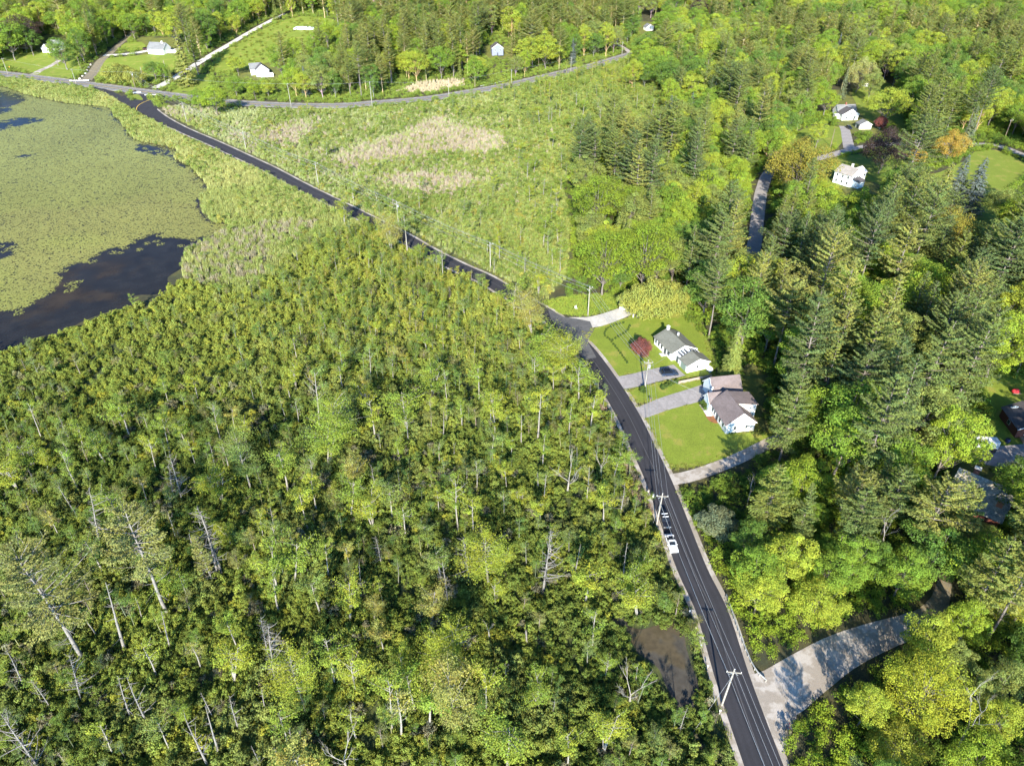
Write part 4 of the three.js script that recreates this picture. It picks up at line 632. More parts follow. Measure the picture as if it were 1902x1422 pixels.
for (const [g, m, x, y, t, w] of [[0, 2, 533, 152, 58, 'pale tall pine'], [2, 2, 572, 144, 72, 'pale pine'], [4, 0, 600, 118, 36, 'olive pine'], [0, 0, 1790, 1165, 1000, 'tall olive pine'], [3, 2, 1835, 1185, 1012, 'tall yellowish pine'], [5, 0, 1880, 1160, 1000, 'tall pine'], [1, 1, 1905, 1105, 962, 'tall dark pine'], [6, 2, 1560, 1010, 890, 'pale leaning pine'], [6, 2, 1690, 1060, 900, 'broad pale pine'], [4, 0, 1745, 1045, 905, 'broad pine']]) hero('pine', g, m, x, y, t, w, 1);
// trees with a look of their own
function special(name, category, shape, h0, wood, leaf, bx, by, ty, label, wide = 1) { const p = at(bx, by), H = heightFor(p, ty), s = H / h0, pr = proto(name, category, shape, wood, leaf, label); used.push([p.x, p.z, 4]); return copy(pr, p.x, p.y, p.z, 1, s * wide, s, label); }
const purple = leafMat(0.07, 0.045, 0.038), red = leafMat(0.2, 0.07, 0.06), gold = leafMat(0.28, 0.3, 0.06), amber = leafMat(0.42, 0.29, 0.05), blueSpruce = leafMat(0.13, 0.16, 0.14), paleSpruce = leafMat(0.16, 0.19, 0.1), limey = leafMat(0.34, 0.365, 0.03), willow = leafMat(0.34, 0.34, 0.11), maple = leafMat(0.185, 0.25, 0.02), bronze = leafMat(0.26, 0.23, 0.034), green2 = leafMat(0.3, 0.32, 0.036);
const palePine = leafMat(0.25, 0.26, 0.075);
const tallRound = broadleafShape(304, 16, 6, { base: 0.2, clumps: 90, per: 170, tall: 1.05 });
const round = broadleafShape(301, 12, 6.5, { base: 0.1, clumps: 80, per: 170, tall: 1 }), low = broadleafShape(302, 6, 5, { base: 0.02, clumps: 80, per: 150, leaf: 0.17 }), big = broadleafShape(303, 18, 8, { clumps: 110, per: 190, base: 0.12 });
special('copper_beech', 'beech tree', round, 12, M.bark, purple, 1632, 322, 240, 'big round dark purple beech beside the pale-blue house', 0.95);
special('copper_beech', 'beech tree', round, 12, M.bark, purple, 50, 98, 30, 'dark purple tree left of the white house by the pond');
special('copper_beech', 'beech tree', round, 12, M.bark, purple, 1293, 38, -4, 'small dark purple tree on the skyline of the woods', 0.7);
special('red_maple', 'maple tree', low, 6, M.bark, red, 1190, 662, 633, 'small round red maple on the lawn of the olive-roofed house', 0.62);
special('red_maple', 'maple tree', low, 6, M.bark, red, 1634, 240, 218, 'small red maple beside the white garage', 0.6);
special('golden_shrub', 'shrub', low, 6, M.bark, gold, 1185, 590, 540, 'golden shrub mass nearest the white trailer', 0.75);
special('golden_shrub', 'shrub', low, 6, M.bark, gold, 1215, 588, 528, 'middle and tallest of the golden shrubs by the pull-off', 0.72);
special('golden_shrub', 'shrub', low, 6, M.bark, gold, 1245, 582, 532, 'golden shrub nearest the tall pines', 0.7);
special('forsythia_hedge', 'hedge', low, 6, M.bark, gold, 222, 154, 122, 'yellow-green bush mass at the road junction behind the orange sign', 1.1);
special('forsythia_hedge', 'hedge', low, 6, M.bark, gold, 255, 158, 132, 'lower yellow-green bush beside the junction pole', 1);
special('amber_tree', 'tree', round, 12, M.bark, amber, 1755, 300, 243, 'glowing orange-yellow tree among the blue spruces', 0.95);
special('amber_tree', 'tree', low, 6, M.bark, amber, 1700, 305, 278, 'small orange-tinted tree beside the blue spruces', 0.7);
special('willow', 'willow tree', round, 12, M.bark, willow, 1590, 172, 108, 'pale yellow weeping willow behind the white house', 0.8);
special('yellow_maple', 'maple tree', big, 18, M.bark, limey, 1685, 1338, 1238, 'huge bright yellow-green maple below the gravel lane', 0.92);
special('yellow_maple', 'maple tree', round, 12, M.paleBark, green2, 1650, 1415, 1365, 'yellow maple in front of the huge bright maple', 1);
special('yellow_maple', 'maple tree', round, 12, M.paleBark, green2, 1845, 1150, 1085, 'open yellow-green tree beyond the lane bend', 0.85);
for (const [x, y, t, w, l] of [[1105, 440, 325, 1, 'upper of the three dark maples beside the meadow'], [1118, 548, 428, 1.05, 'lowest of the three dark maples above the pull-off'], [1190, 545, 415, 1, 'dark maple nearest the golden shrubs'], [1165, 430, 345, 0.9, 'dark maple tucked behind the other two']]) special('dark_maple', 'maple tree', tallRound, 16, M.bark, maple, x, y, t, l, w * 0.95);
special('bronze_tree', 'tree', round, 12, M.bark, bronze, 1470, 365, 262, 'broad bronze-green tree between the grey lane and the pale-blue house', 1.05);
special('bronze_tree', 'tree', round, 12, M.bark, bronze, 1735, 500, 390, 'rust-tinted tree between the pines and the shaded lawn', 0.7);
special('bright_maple', 'maple tree', big, 18, M.bark, maple, 1465, 822, 730, 'bright green maple just behind the mauve-roofed house', 0.95);
special('bright_maple', 'maple tree', round, 12, M.bark, LEAF.broad[1], 1660, 760, 670, 'bright green maple rising among the pines', 1);
special('bright_maple', 'maple tree', round, 12, M.bark, LEAF.broad[1], 1482, 925, 858, 'bright green maple above the shaded undergrowth', 0.9);
special('bright_maple', 'maple tree', round, 12, M.bark, LEAF.broad[3], 1505, 1150, 1092, 'lime-green maple beside the guardrail bend', 1);
special('yew', 'tree', low, 6, M.bark, paleSpruce, 1328, 992, 955, 'grey-green bush with a tan spike beside the road', 0.8);
special('spruce', 'spruce tree', spruceG[0], 18, M.bark, LEAF.broad[4], 1355, 702, 600, 'cone-shaped yellow-green spruce behind the picket fence', 1);
special('spruce', 'spruce tree', spruceG[0], 18, M.bark, LEAF.pine[2], 350, 160, 50, 'large olive spruce at the road junction', 1.05);
special('spruce', 'spruce tree', spruceG[0], 18, M.bark, blueSpruce, 1795, 395, 290, 'broad blue spruce beside the sunny lawn', 1.35);
special('spruce', 'spruce tree', spruceG[1], 18, M.bark, blueSpruce, 1765, 385, 285, 'middle blue spruce in front of the orange tree', 1.35);
special('spruce', 'spruce tree', spruceG[1], 18, M.bark, LEAF.pine[2], 1725, 430, 300, 'tall tapering olive spruce', 1.4);
special('spruce', 'spruce tree', spruceG[1], 18, M.bark, paleSpruce, 1562, 185, 122, 'slender silver-blue spruce behind the white house', 0.8);
special('spruce', 'spruce tree', spruceG[1], 18, M.bark, paleSpruce, 1790, 275, 195, 'silvery spruce beyond the orange tree', 1.1);
special('spruce', 'spruce tree', spruceG[0], 18, M.bark, LEAF.pine[0], 1730, 275, 195, 'broad spruce beyond the orange tree', 1.1);
special('half_dead_pine', 'pine tree', pineShape(311, 24, { bare: 0.45, reach: 5.5, dense: 36, needle: 0.42, pow: 0.4 }), 24, M.deadWood, palePine, 312, 1142, 945, 'half-dead yellowish pine with a long bare double trunk', 1.2);
special('half_dead_pine', 'pine tree', pineShape(312, 24, { bare: 0.4, reach: 6, dense: 36, needle: 0.42, pow: 0.4 }), 24, M.deadWood, palePine, 155, 1225, 1030, 'broad yellowish pine by the frame edge with bare lower limbs', 1.25);
special('half_dead_pine', 'pine tree', pineShape(313, 20, { bare: 0.35, reach: 3, dense: 22, needle: 0.55 }), 20, M.deadWood, palePine, 398, 1090, 990, 'small golden pine at the foot of the tall snags', 1);
{ // roadside and hedge plants of the lawns
  const hedge = shrubShape(321, 0.5, 0.9, { clumps: 5, per: 30, leaf: 0.12 }), pr = new THREE.Mesh(hedge, leafMat(0.07, 0.115, 0.02)); pr.name = 'hedge_plant'; pr.castShadow = true; pr.userData = { label: '', category: 'shrub' };
  const row = (pts, n, l, g, s = 1) => { const c = new THREE.CatmullRomCurve3(pts.map((p) => at(...p))); for (let i = 0; i < n; i++) { const p = c.getPointAt(i / (n - 1)); copy(pr, p.x, 0, p.z, i * 1.7, s, s * (0.85 + 0.3 * hash(i, 3)), `${['first', 'second', 'third', 'fourth', 'fifth', 'sixth', 'seventh', 'eighth', 'ninth', 'tenth', 'eleventh', 'twelfth', 'thirteenth'][i]} ${l}`, g); } };
  row([[1123, 620], [1127, 612], [1140, 605], [1158, 600]], 9, 'small dark hedge plant from the road in the row above the lawn oval', 'hedge plants along the top of the lawn oval', 0.7);
  row([[1124, 624], [1133, 632], [1146, 648], [1156, 661], [1165, 674]], 13, 'small dark hedge plant from the top of the row down the lawn', 'hedge plants in the row down the lawn', 0.7);
  row([[1138, 632], [1152, 624], [1166, 614], [1170, 606]], 9, 'low plant from the road in the dark row below the lawn oval', 'hedge plants below the lawn oval', 0.75);
  row([[1231, 722], [1240, 717], [1250, 713], [1257, 711]], 5, 'low dark bush from the drive beside the wooden fence end', 'bushes by the wooden fence', 1.4);
  row([[1196, 727], [1193, 725]], 2, 'round green bush at the foot of the pole between the drives', 'bushes at the foot of the drive pole', 1.9);
  row([[1305, 752], [1310, 757]], 2, 'dark bush from the road at the mauve-roofed house', 'bushes at the mauve-roofed house', 1.8);
}
// ---------------------------------------------------------------- woods: trees by the thousand, the nearest one by one
const CLEAR = [
  [[1150, 545], [1100, 572], [1040, 585], [1090, 640], [1190, 760], [1250, 895], [1300, 885], [1425, 832], [1418, 770], [1400, 715], [1328, 690], [1312, 640], [1262, 585], [1175, 590]],
  [[1395, 312], [1445, 300], [1428, 420], [1422, 446], [1388, 446]], [[1500, 230], [1545, 168], [1590, 165], [1620, 180], [1640, 245], [1620, 250], [1600, 280], [1640, 320], [1620, 340], [1545, 335], [1535, 285], [1470, 262]],
  [[1810, 265], [1860, 200], [1902, 255], [1902, 350], [1820, 380], [1800, 300]], [[1782, 868], [1845, 862], [1858, 935], [1800, 988], [1776, 930]], [[1818, 805], [1850, 805], [1852, 840], [1818, 840]], [[1862, 712], [1960, 712], [1960, 835], [1866, 830]],
  [[1418, 1272], [1545, 1185], [1640, 1160], [1640, 1230], [1540, 1310], [1490, 1350], [1450, 1405]],
  [[72, 58], [118, 58], [118, 104], [72, 104]], [[160, 150], [190, 100], [232, 60], [248, 62], [262, 74], [262, 66], [335, 66], [335, 98], [300, 120], [230, 148]], [[372, 112], [500, 32], [515, 45], [620, 25], [620, 66], [520, 105], [440, 132], [385, 122]], [[455, 92], [512, 92], [512, 142], [455, 142]],
  [[0, 120], [330, 160], [480, 185], [640, 186], [800, 172], [882, 158], [950, 146], [1031, 127], [1105, 108], [1175, 90], [1178, 106], [1105, 126], [950, 165], [800, 190], [640, 202], [480, 200], [330, 190], [0, 146]],
  [[0, 108], [130, 100], [140, 150], [0, 125]], [[730, 150], [865, 145], [865, 165], [740, 178]], [[905, 62], [935, 62], [935, 100], [905, 100]], [[1592, 240], [1668, 238], [1672, 312], [1600, 318]], [[1735, 240], [1785, 240], [1785, 285], [1735, 285]], [[1590, 145], [1625, 140], [1625, 165], [1590, 165]], [[1190, 38], [1215, 38], [1215, 58], [1190, 58]],
];
const PINEZONE = worldPoly([[1262, 660], [1262, 600], [1330, 480], [1430, 452], [1500, 400], [1700, 400], [1760, 480], [2000, 500], [2000, 720], [1700, 1010], [1560, 1010], [1500, 860], [1430, 720]]);
const HILLPINES = worldPoly([[400, 110], [560, 150], [700, 170], [760, 150], [880, 150], [1020, 118], [1180, 70], [1180, 20], [800, 10], [560, 18]]);
{
  reseed(401); const cand = [];
  const kindAt = (x, z, px) => {
    const n = fbm(x * 0.02 + 8, z * 0.02, 3), r = rnd();
    if (inside(PINEZONE, x, z)) return r < 0.52 ? 'pine' : 'broad';
    if (inside(HILLPINES, x, z)) return r < 0.55 ? 'pine' : 'broad';
    if (z > -95) return r < 0.12 ? 'pine' : 'broad';
    if (z > -150) return r < 0.55 ? 'pine' : 'broad';
    const q = sstep(0.52, 0.64, n); return r < 0.06 + 0.34 * q ? 'pine' : r < 0.1 + 0.34 * q ? 'spruce' : 'broad';
  };
  scatter(-720, 720, -1000, -45, 6.4, (x, z) => {
    if (z < -760 && rnd() < 0.45) return;
    const h = height(x, z); const [bx, by] = toPx(x, h, z);
    if (bx < -140 || bx > 2050 || by > 1620) return;
    if (z > -520 && (inside(W.swamp, x, z) || inside(W.meadow, x, z) || inside(W.reeds, x, z) || inside(W.pond, x, z))) return;
    const rd = lerpTable(ROADD, x); if (x < 20 && -z < rd + 9 && z < -200) return; if (x < 30 && z > -480) return; if (-z > 430 && rnd() < 0.35 * sstep(430, 600, -z)) return;
    if (onLawn(x, z) || roadGap(x, z) < 3.2 || HOUSEPADS.some((p) => inside(p, x, z))) return;
    const k = kindAt(x, z, bx); const near = z > -115;
    let H = k === 'pine' ? rr(24, 37) * (near && x < 85 ? 0.62 : 1) : k === 'spruce' ? rr(13, 22) : rr(11, 19) * (near ? 0.72 : 1) * (1 + 0.4 * sstep(330, 560, -z));
    if (k === 'broad' && inside(PINEZONE, x, z)) H = rr(15, 23);
    const sp = k === 'pine' ? 5 : k === 'spruce' ? 3.6 : H * 0.3;
    if (used.some((u) => Math.hypot(u[0] - x, u[1] - z) < u[2] + sp * 0.6)) return;
    const [tx, ty, td] = toPx(x, h + H, z); if (ty > 1480 || by < -60 && ty < -160) return;
    const r = FOCAL / td * (k === 'pine' ? H * 0.13 : k === 'spruce' ? H * 0.17 : H * 0.32);
    for (let i = 0; i <= 6; i++) { const f = 0.12 + 0.88 * i / 6, sx = bx + (tx - bx) * f, sy = by + (ty - by) * f, q = f < 0.3 ? r * 0.3 : r * (k === 'broad' ? 0.85 : 1 - 0.75 * Math.max(0, f - 0.4)); for (const o of [-1, 0, 1]) if (CLEAR.some((c) => inside(c, sx + o * q, sy))) return; }
    used.push([x, z, sp * 0.55]); cand.push({ k, x, y: h, z, H, px: bx, py: by, size: by - ty, a: rr(0, 6.28), w: rr(0.85, 1.2), g: Math.floor(rr(0, 60)), n: fbm(x * 0.03, z * 0.03, 3), t: rnd() });
  });
  cand.sort((a, b) => b.size - a.size);
  const count = {}, rest = { pine: [], broad: [], spruce: [] }, most = { pine: 250, broad: 250, spruce: 40 };
  const hW = (H, k) => k === 'pine' ? (H > 31 ? 'towering' : H > 26 ? 'tall' : 'shorter') : (H > 15 ? 'large' : H > 12 ? '' : 'small');
  const sprucesP = spruceG.map((g) => [LEAF.pine[0], LEAF.broad[4], blueSpruce].map((m, j) => proto('spruce', 'spruce tree', g, M.bark, m, ['olive-green spruce', 'green spruce', 'bluish spruce'][j])));
  for (const c of cand) {
    count[c.k] = (count[c.k] ?? 0) + 1; const seen = c.px > -20 && c.px < 1925 && c.py - c.size < 1410 && c.py > 0;
    const mi = c.k === 'pine' ? (c.z < -470 ? (c.t < 0.5 ? 0 : 2) : c.t < 0.42 ? 0 : c.t < 0.68 ? 1 : c.t < 0.8 ? 2 : 3) : Math.floor(clamp(c.n * 1.3 - 0.15 + (c.t - 0.5) * 0.9) * 4.99);
    if (seen && count[c.k] <= most[c.k]) {
      const p = new THREE.Vector3(c.x, c.y - 0.1, c.z), words = `${hW(c.H, c.k)} ${c.k === 'pine' ? WORDS.pine[mi] : c.k === 'broad' ? WORDS.broad[mi] : ['olive-green spruce', 'green spruce', 'bluish spruce'][mi % 3]}`.trim();
      if (c.k === 'pine') plant(P_.pine[c.g % pineG.length][mi], p, c.a, c.H / 30 * c.w, c.H / 30, words); else if (c.k === 'spruce') plant(sprucesP[c.g % 2][mi % 3], p, c.a, c.H / 18 * c.w, c.H / 18, words); else { const h0 = [15, 14, 17, 13, 16][c.g % 5]; plant(P_.broad[c.g % 5][mi], p, c.a, c.H / h0 * c.w, c.H / h0, words); }
    } else rest[c.k].push([c, mi]);
  }
  globalThis.__forest = { ...count };
  const whole = (s, bark) => { const t = s.trunk.clone(); t.deleteAttribute('uv'); const c = new Float32Array(t.attributes.position.count * 3); for (let i = 0; i < c.length; i += 3) { c[i] = bark[0]; c[i + 1] = bark[1]; c[i + 2] = bark[2]; } t.setAttribute('color', new THREE.BufferAttribute(c, 3)); return mergeGeometries([t, s.crown]); };
  const W3 = { pine: pineG.map((s) => whole(s, [2.6, 1.9, 5])), broad: broadG.map((s) => whole(s, [2, 1.2, 6])), spruce: spruceG.map((s) => whole(s, [1.6, 1.2, 3])) };
  const forestLeaf = leafMat(1, 1, 1); const root = new THREE.Group(); root.name = 'distant_woods'; tag(root, 'unbroken mixed woods receding over the far hill', 'woods', null, 'stuff'); scene.add(root);
  const q = new THREE.Quaternion(), up = new THREE.Vector3(0, 1, 0), mx = new THREE.Matrix4(), col = new THREE.Color();
  for (const k of ['pine', 'broad', 'spruce']) W3[k].forEach((g, gi) => {
    const mine = rest[k].filter(([c]) => c.g % W3[k].length === gi); if (!mine.length) return;
    const im = new THREE.InstancedMesh(g, forestLeaf, mine.length); im.name = `${{ pine: 'pine', broad: 'broadleaf', spruce: 'spruce' }[k]}_mass${gi ? '_' + String(gi).padStart(3, '0') : ''}`; im.userData = { kind: 'stuff' }; im.castShadow = im.receiveShadow = true;
    mine.forEach(([c, mi], i) => { const h0 = k === 'pine' ? 30 : k === 'spruce' ? 18 : [15, 14, 17, 13, 16][gi], s = c.H / h0; mx.compose(new THREE.Vector3(c.x, c.y - 0.1, c.z), q.setFromAxisAngle(up, c.a), new THREE.Vector3(s * c.w, s, s * c.w)); im.setMatrixAt(i, mx); col.copy((k === 'pine' ? LEAF.pine[mi] : k === 'broad' ? LEAF.broad[mi] : LEAF.pine[0]).color); im.setColorAt(i, col); });
    root.add(im);
  });
}
{ // smaller trees filling the swamp and the meadow's edge
  reseed(451); const free = (x, z, r) => !used.some((u) => Math.hypot(u[0] - x, u[1] - z) < r) && roadGap(x, z) > 2.2 && !inside(W.pond, x, z) && !inside(W.poolView, x, z);
  const sapl = [], cand = [], H0 = [10, 11, 9, 12, 9, 10, 8, 11];
  scatter(-160, 60, -300, -50, 8.2, (x, z) => {
    if (!inside(W.swamp, x, z) || !free(x, z, 3.2)) return; const [px, py, d] = toPx(x, 0, z); if (px < 5 || px > 1897 || py > 1500 || py < 470) return;
    const quiet = px < 520 && py < 800 ? 0.93 : px < 620 && py < 700 ? 0.75 : 0.25; if (rnd() < quiet) return;
    const r = rnd(), H = py < 700 ? rr(4.5, 8) : rr(6, 11), t = [clamp((951 - px) / 9000, -0.1, 0.1) * rr(-0.6, 0.2), 0];
    const dead = r < 0.13 + 0.14 * sstep(900, 1300, py) * sstep(800, 300, px); used.push([x, z, 2]);
    cand.push({ x, z, H, t, a: rr(0, 6.28), w: rr(0.9, 1.3), dead, g: dead ? pick([0, 0, 2, 2, 1, 4]) : Math.floor(rr(0, 7.99)), m: r < 0.45 ? 0 : r < 0.7 ? 1 : r < 0.9 ? 2 : 3, q: Math.floor(rr(0, 3.99)), size: H / d });
  });
  scatter(-130, 210, -620, -205, 8.5, (x, z) => {
    if (!inside(W.meadow, x, z) || !free(x, z, 3) || W.tan.some((p) => inside(p, x, z))) return; const [px, py, d] = toPx(x, 0, z);
    const chance = 0.1 + 0.75 * sstep(860, 1020, px) + 0.35 * sstep(300, 380, py) * sstep(600, 760, px) + (py < 240 && px > 780 ? 0.35 : 0); if (rnd() > chance) return;
    const H = rr(4, 8.5) * (px > 1000 ? 1.25 : 1); used.push([x, z, 2]); cand.push({ x, z, H, a: rr(0, 6.28), w: rr(1, 1.4), g: Math.floor(rr(0, 7.99)), m: rnd() < 0.5 ? 0 : rnd() < 0.6 ? 1 : 2, size: H / d * 0.8, meadow: 1 });
  });
  scatter(-70, 45, -290, -150, 3.4, (x, z) => { // whip-thin saplings between pond reeds and road
    if (!inside(W.swamp, x, z) || roadGap(x, z) < 2 || inside(W.pond, x, z)) return; const [px, py] = toPx(x, 0, z); if (rnd() > 0.6 * sstep(430, 560, px) * sstep(760, 620, py)) return; const c = pick([[0.24, 0.29, 0.04], [0.3, 0.31, 0.04], [0.2, 0.26, 0.04]]); const s = rr(0.32, 0.6); sapl.push([x, 0, z, rr(0, 6.28), s, s * rr(0.9, 1.3), ...c]); });
  scatter(-170, 70, -300, -42, 3, (x, z) => { // small slender trees everywhere among the shrubs
    if (!inside(W.swamp, x, z) || !inView(x, 3, z) || roadGap(x, z) < 2 || inside(W.pond, x, z) || inside(W.poolView, x, z)) return; const [px, py] = toPx(x, 0, z), n = fbm(x * 0.06 + 11, z * 0.06, 3);
    if (rnd() > (0.6 - 0.45 * sstep(600, 380, px) * sstep(860, 700, py) - 0.2 * sstep(850, 1100, py)) * sstep(0.34, 0.52, n)) return;
    const c = pick([[0.18, 0.27, 0.045], [0.24, 0.31, 0.045], [0.15, 0.235, 0.045], [0.2, 0.26, 0.07], [0.24, 0.25, 0.07]]), k = rr(0.75, 1.1), s = rr(0.32, 0.62); sapl.push([x, 0, z, rr(0, 6.28), s * rr(0.9, 1.3), s, c[0] * k, c[1] * k, c[2] * k]); });
  cand.sort((a, b) => b.size - a.size); let n = 0;
  for (const c of cand) {
    const p = new THREE.Vector3(c.x, 0, c.z);
    if (c.dead) { plant(P_.snag[c.g], p, c.a, c.H / [12, 15, 9, 13, 6][c.g], c.H * (c.g === 4 ? 0.6 : 1) / [12, 15, 9, 13, 6][c.g], ['grey snag', 'thin bare snag', 'pale dead pole', 'twiggy dead tree'][c.q], c.t); continue; }
    if (n++ < 205) plant(P_.swamp[c.g][c.m], p, c.a, c.H / H0[c.g] * c.w, c.H / H0[c.g], c.meadow ? ['young green meadow tree', 'young yellow-green meadow tree', 'young grey-green meadow tree'][c.m] : (c.H > 9 ? 'tall ' : c.H < 6 ? 'small ' : '') + WORDS.swamp[c.m], c.t);
    else { const k = LEAF.swamp[c.m].color; sapl.push([c.x, 0, c.z, c.a, c.H / 10 * c.w, c.H / 10, k.r, k.g, k.b]); }
  }
  const stem = (s) => { const t = s.trunk.clone(); t.deleteAttribute('uv'); t.setAttribute('color', new THREE.BufferAttribute(new Float32Array(t.attributes.position.count * 3).map((_, i) => [1.3, 1, 3][i % 3]), 3)); return mergeGeometries([t, s.crown]); };
  mass('saplings', 'countless slim yellow-green saplings in the thicket and at the meadow edge', 'saplings', [0, 4, 3, 1].map((i) => stem(swampG[i])), leafMat(1, 1, 1), sapl);
}
// ---------------------------------------------------------------- buildings
const box = (w, h, d, x = 0, y = 0, z = 0) => new THREE.BoxGeometry(w, h, d).translate(x, y, z);
const rbox = (w, h, d, r, x = 0, y = 0, z = 0) => new RoundedBoxGeometry(w, h, d, 2, r).translate(x, y, z);
function placed(g, x, y, z, turn) { return g.rotateY(turn).translate(x, y, z); }
function pentagon(w, l, h, r) { const s = new THREE.Shape([[-w / 2, 0], [w / 2, 0], [w / 2, h], [0, r], [-w / 2, h]].map((p) => new THREE.Vector2(...p))); return new THREE.ExtrudeGeometry(s, { depth: l, bevelEnabled: false }).translate(0, 0, -l / 2); }
function slopes(w, l, h, r, over = 0.4, th = 0.16) {      // two roof slabs, ridge along z
  const run = w / 2, rise = r - h, a = Math.atan2(rise, run), len = (run + over) / Math.cos(a), gs = [];
  for (const s of [-1, 1]) { const g = new THREE.BoxGeometry(len + 0.05, th, l + over * 1.4).translate(len / 2, th / 2 + 0.03, 0).rotateZ(-a); if (s < 0) g.rotateY(Math.PI); g.translate(0, r, 0); gs.push(g); }
  return mergeGeometries(gs);
}
function win(parent, x, y, z, turn, w = 0.9, h = 1.2, m = M.trim) {
  const f = part('window', placed(box(w + 0.16, h + 0.16, 0.08), x, y, z, turn), m, parent);
  part('pane', mergeGeometries([-1, 1].map((s) => placed(box(w, h / 2 - 0.03, 0.04, 0, s * h / 4, 0.036), x, y, z, turn))), M.window, f); return f;
}
function door(parent, x, y, z, turn, w = 0.95, h = 2.05, m = M.darkDoor) { const d = part('door', placed(box(w, h, 0.1), x, y + h / 2, z, turn), m, parent); part('door_handle', placed(box(0.08, 0.08, 0.1, w * 0.38, 0, 0.08), x, y + h / 2, z, turn), M.chrome, d); return d; }
function block(parent, o) { // x, z, turn, w, l, h, r, wall, roof
  const t = o.turn ?? 0, g = part('wall', placed(pentagon(o.w, o.l, o.h, o.r), o.x ?? 0, 0, o.z ?? 0, t), o.wall, parent);
  const rf = part('roof', placed(slopes(o.w, o.l, o.h, o.r, o.over ?? 0.35), o.x ?? 0, 0, o.z ?? 0, t), o.roof, parent);
  const a = Math.atan2(o.r - o.h, o.w / 2), len = (o.w / 2 + (o.over ?? 0.35)) / Math.cos(a), gs = [];   // pale rake boards on both gables
  for (const e of [-1, 1]) for (const s of [-1, 1]) gs.push(new THREE.BoxGeometry(len, 0.2, 0.05).translate(len / 2, -0.02, 0).rotateZ(-a).rotateY(s < 0 ? Math.PI : 0).translate(0, o.r, e * (o.l / 2 + (o.over ?? 0.35) * 0.7 + 0.03)));
  for (let e = 0; e < 2; e++) part('rake_board', placed(mergeGeometries(gs.slice(e * 2, e * 2 + 2)), o.x ?? 0, 0, o.z ?? 0, t), M.trim, parent);
  return rf;
}
function houseAt(name, label, px, py, turn, cat = 'house', up = 0) { const p = at(px, py); return thing(name, label, cat, p.x, p.y + up, p.z, turn); }

{ // 1: olive roof, glazed link, garage. Local z runs along the house towards the camera, x to its back.
  const u = Math.atan2(0.345, 0.94), h = thing('ranch_house', 'long white ranch house with olive-grey roof and glazed link to its garage', 'house', 49.4, 0, -182.6, u);
  block(h, { x: 0, z: 0, w: 8.2, l: 10.2, h: 2.6, r: 4.5, wall: M.white, roof: M.oliveRoof });
  block(h, { x: 0.4, z: 10.3, w: 7.2, l: 4.2, h: 2.5, r: 4.1, wall: M.white, roof: M.oliveRoof });
  part('wall', box(6.6, 2.45, 3.4, 0.4, 1.225, 6.7), M.white, h);
  const gr = part('glass_roof', placed(slopes(6.8, 2.9, 2.5, 3.6, 0.1, 0.08), 0.4, 0, 6.7, 0), M.trim, h);   // white glazing frame
  { const a = Math.atan2(1.1, 3.4); for (const s of [-1, 1]) for (let i = 0; i < 3; i++) for (let j = 0; j < 4; j++) { const g = box(0.62, 0.05, 0.62, 0.55 + i * 0.95 + 0.3, 0.145, (j - 1.5) * 0.74).rotateZ(-a); if (s < 0) g.rotateY(Math.PI); g.translate(0.4, 3.6, 6.7); part('pane', g, M.window, gr); } }
  for (const z of [-4, -2.3, -0.6]) win(h, -4.12, 1.5, z, -Math.PI / 2, 0.9, 1.2); win(h, -4.12, 1.5, 3.4, -Math.PI / 2, 1.4, 1.2);
  door(h, -4.14, 0.1, 1.4, -Math.PI / 2); door(h, -2.93, 0.1, 6.4, -Math.PI / 2);
  part('garage_door', placed(box(2.5, 2.1, 0.1), -3.24, 1.1, 10.3, -Math.PI / 2), M.greenDoor, h); win(h, 0.1, 1.5, 12.42, 0, 0.6, 0.9);
  const c = part('chimney', box(0.7, 1.7, 0.7, 0, 4.8, -4.7), M.white, h); part('chimney_cap', box(0.85, 0.12, 0.85, 0, 5.71, -4.7), M.trim, c); part('vent_pipe', new THREE.CylinderGeometry(0.28, 0.32, 1.1, 10).translate(1.7, 4.25, -1.5), M.white, h);
  part('front_step', box(1.4, 0.2, 1.6, -4.9, 0.1, 1.4), M.concrete, h);
}
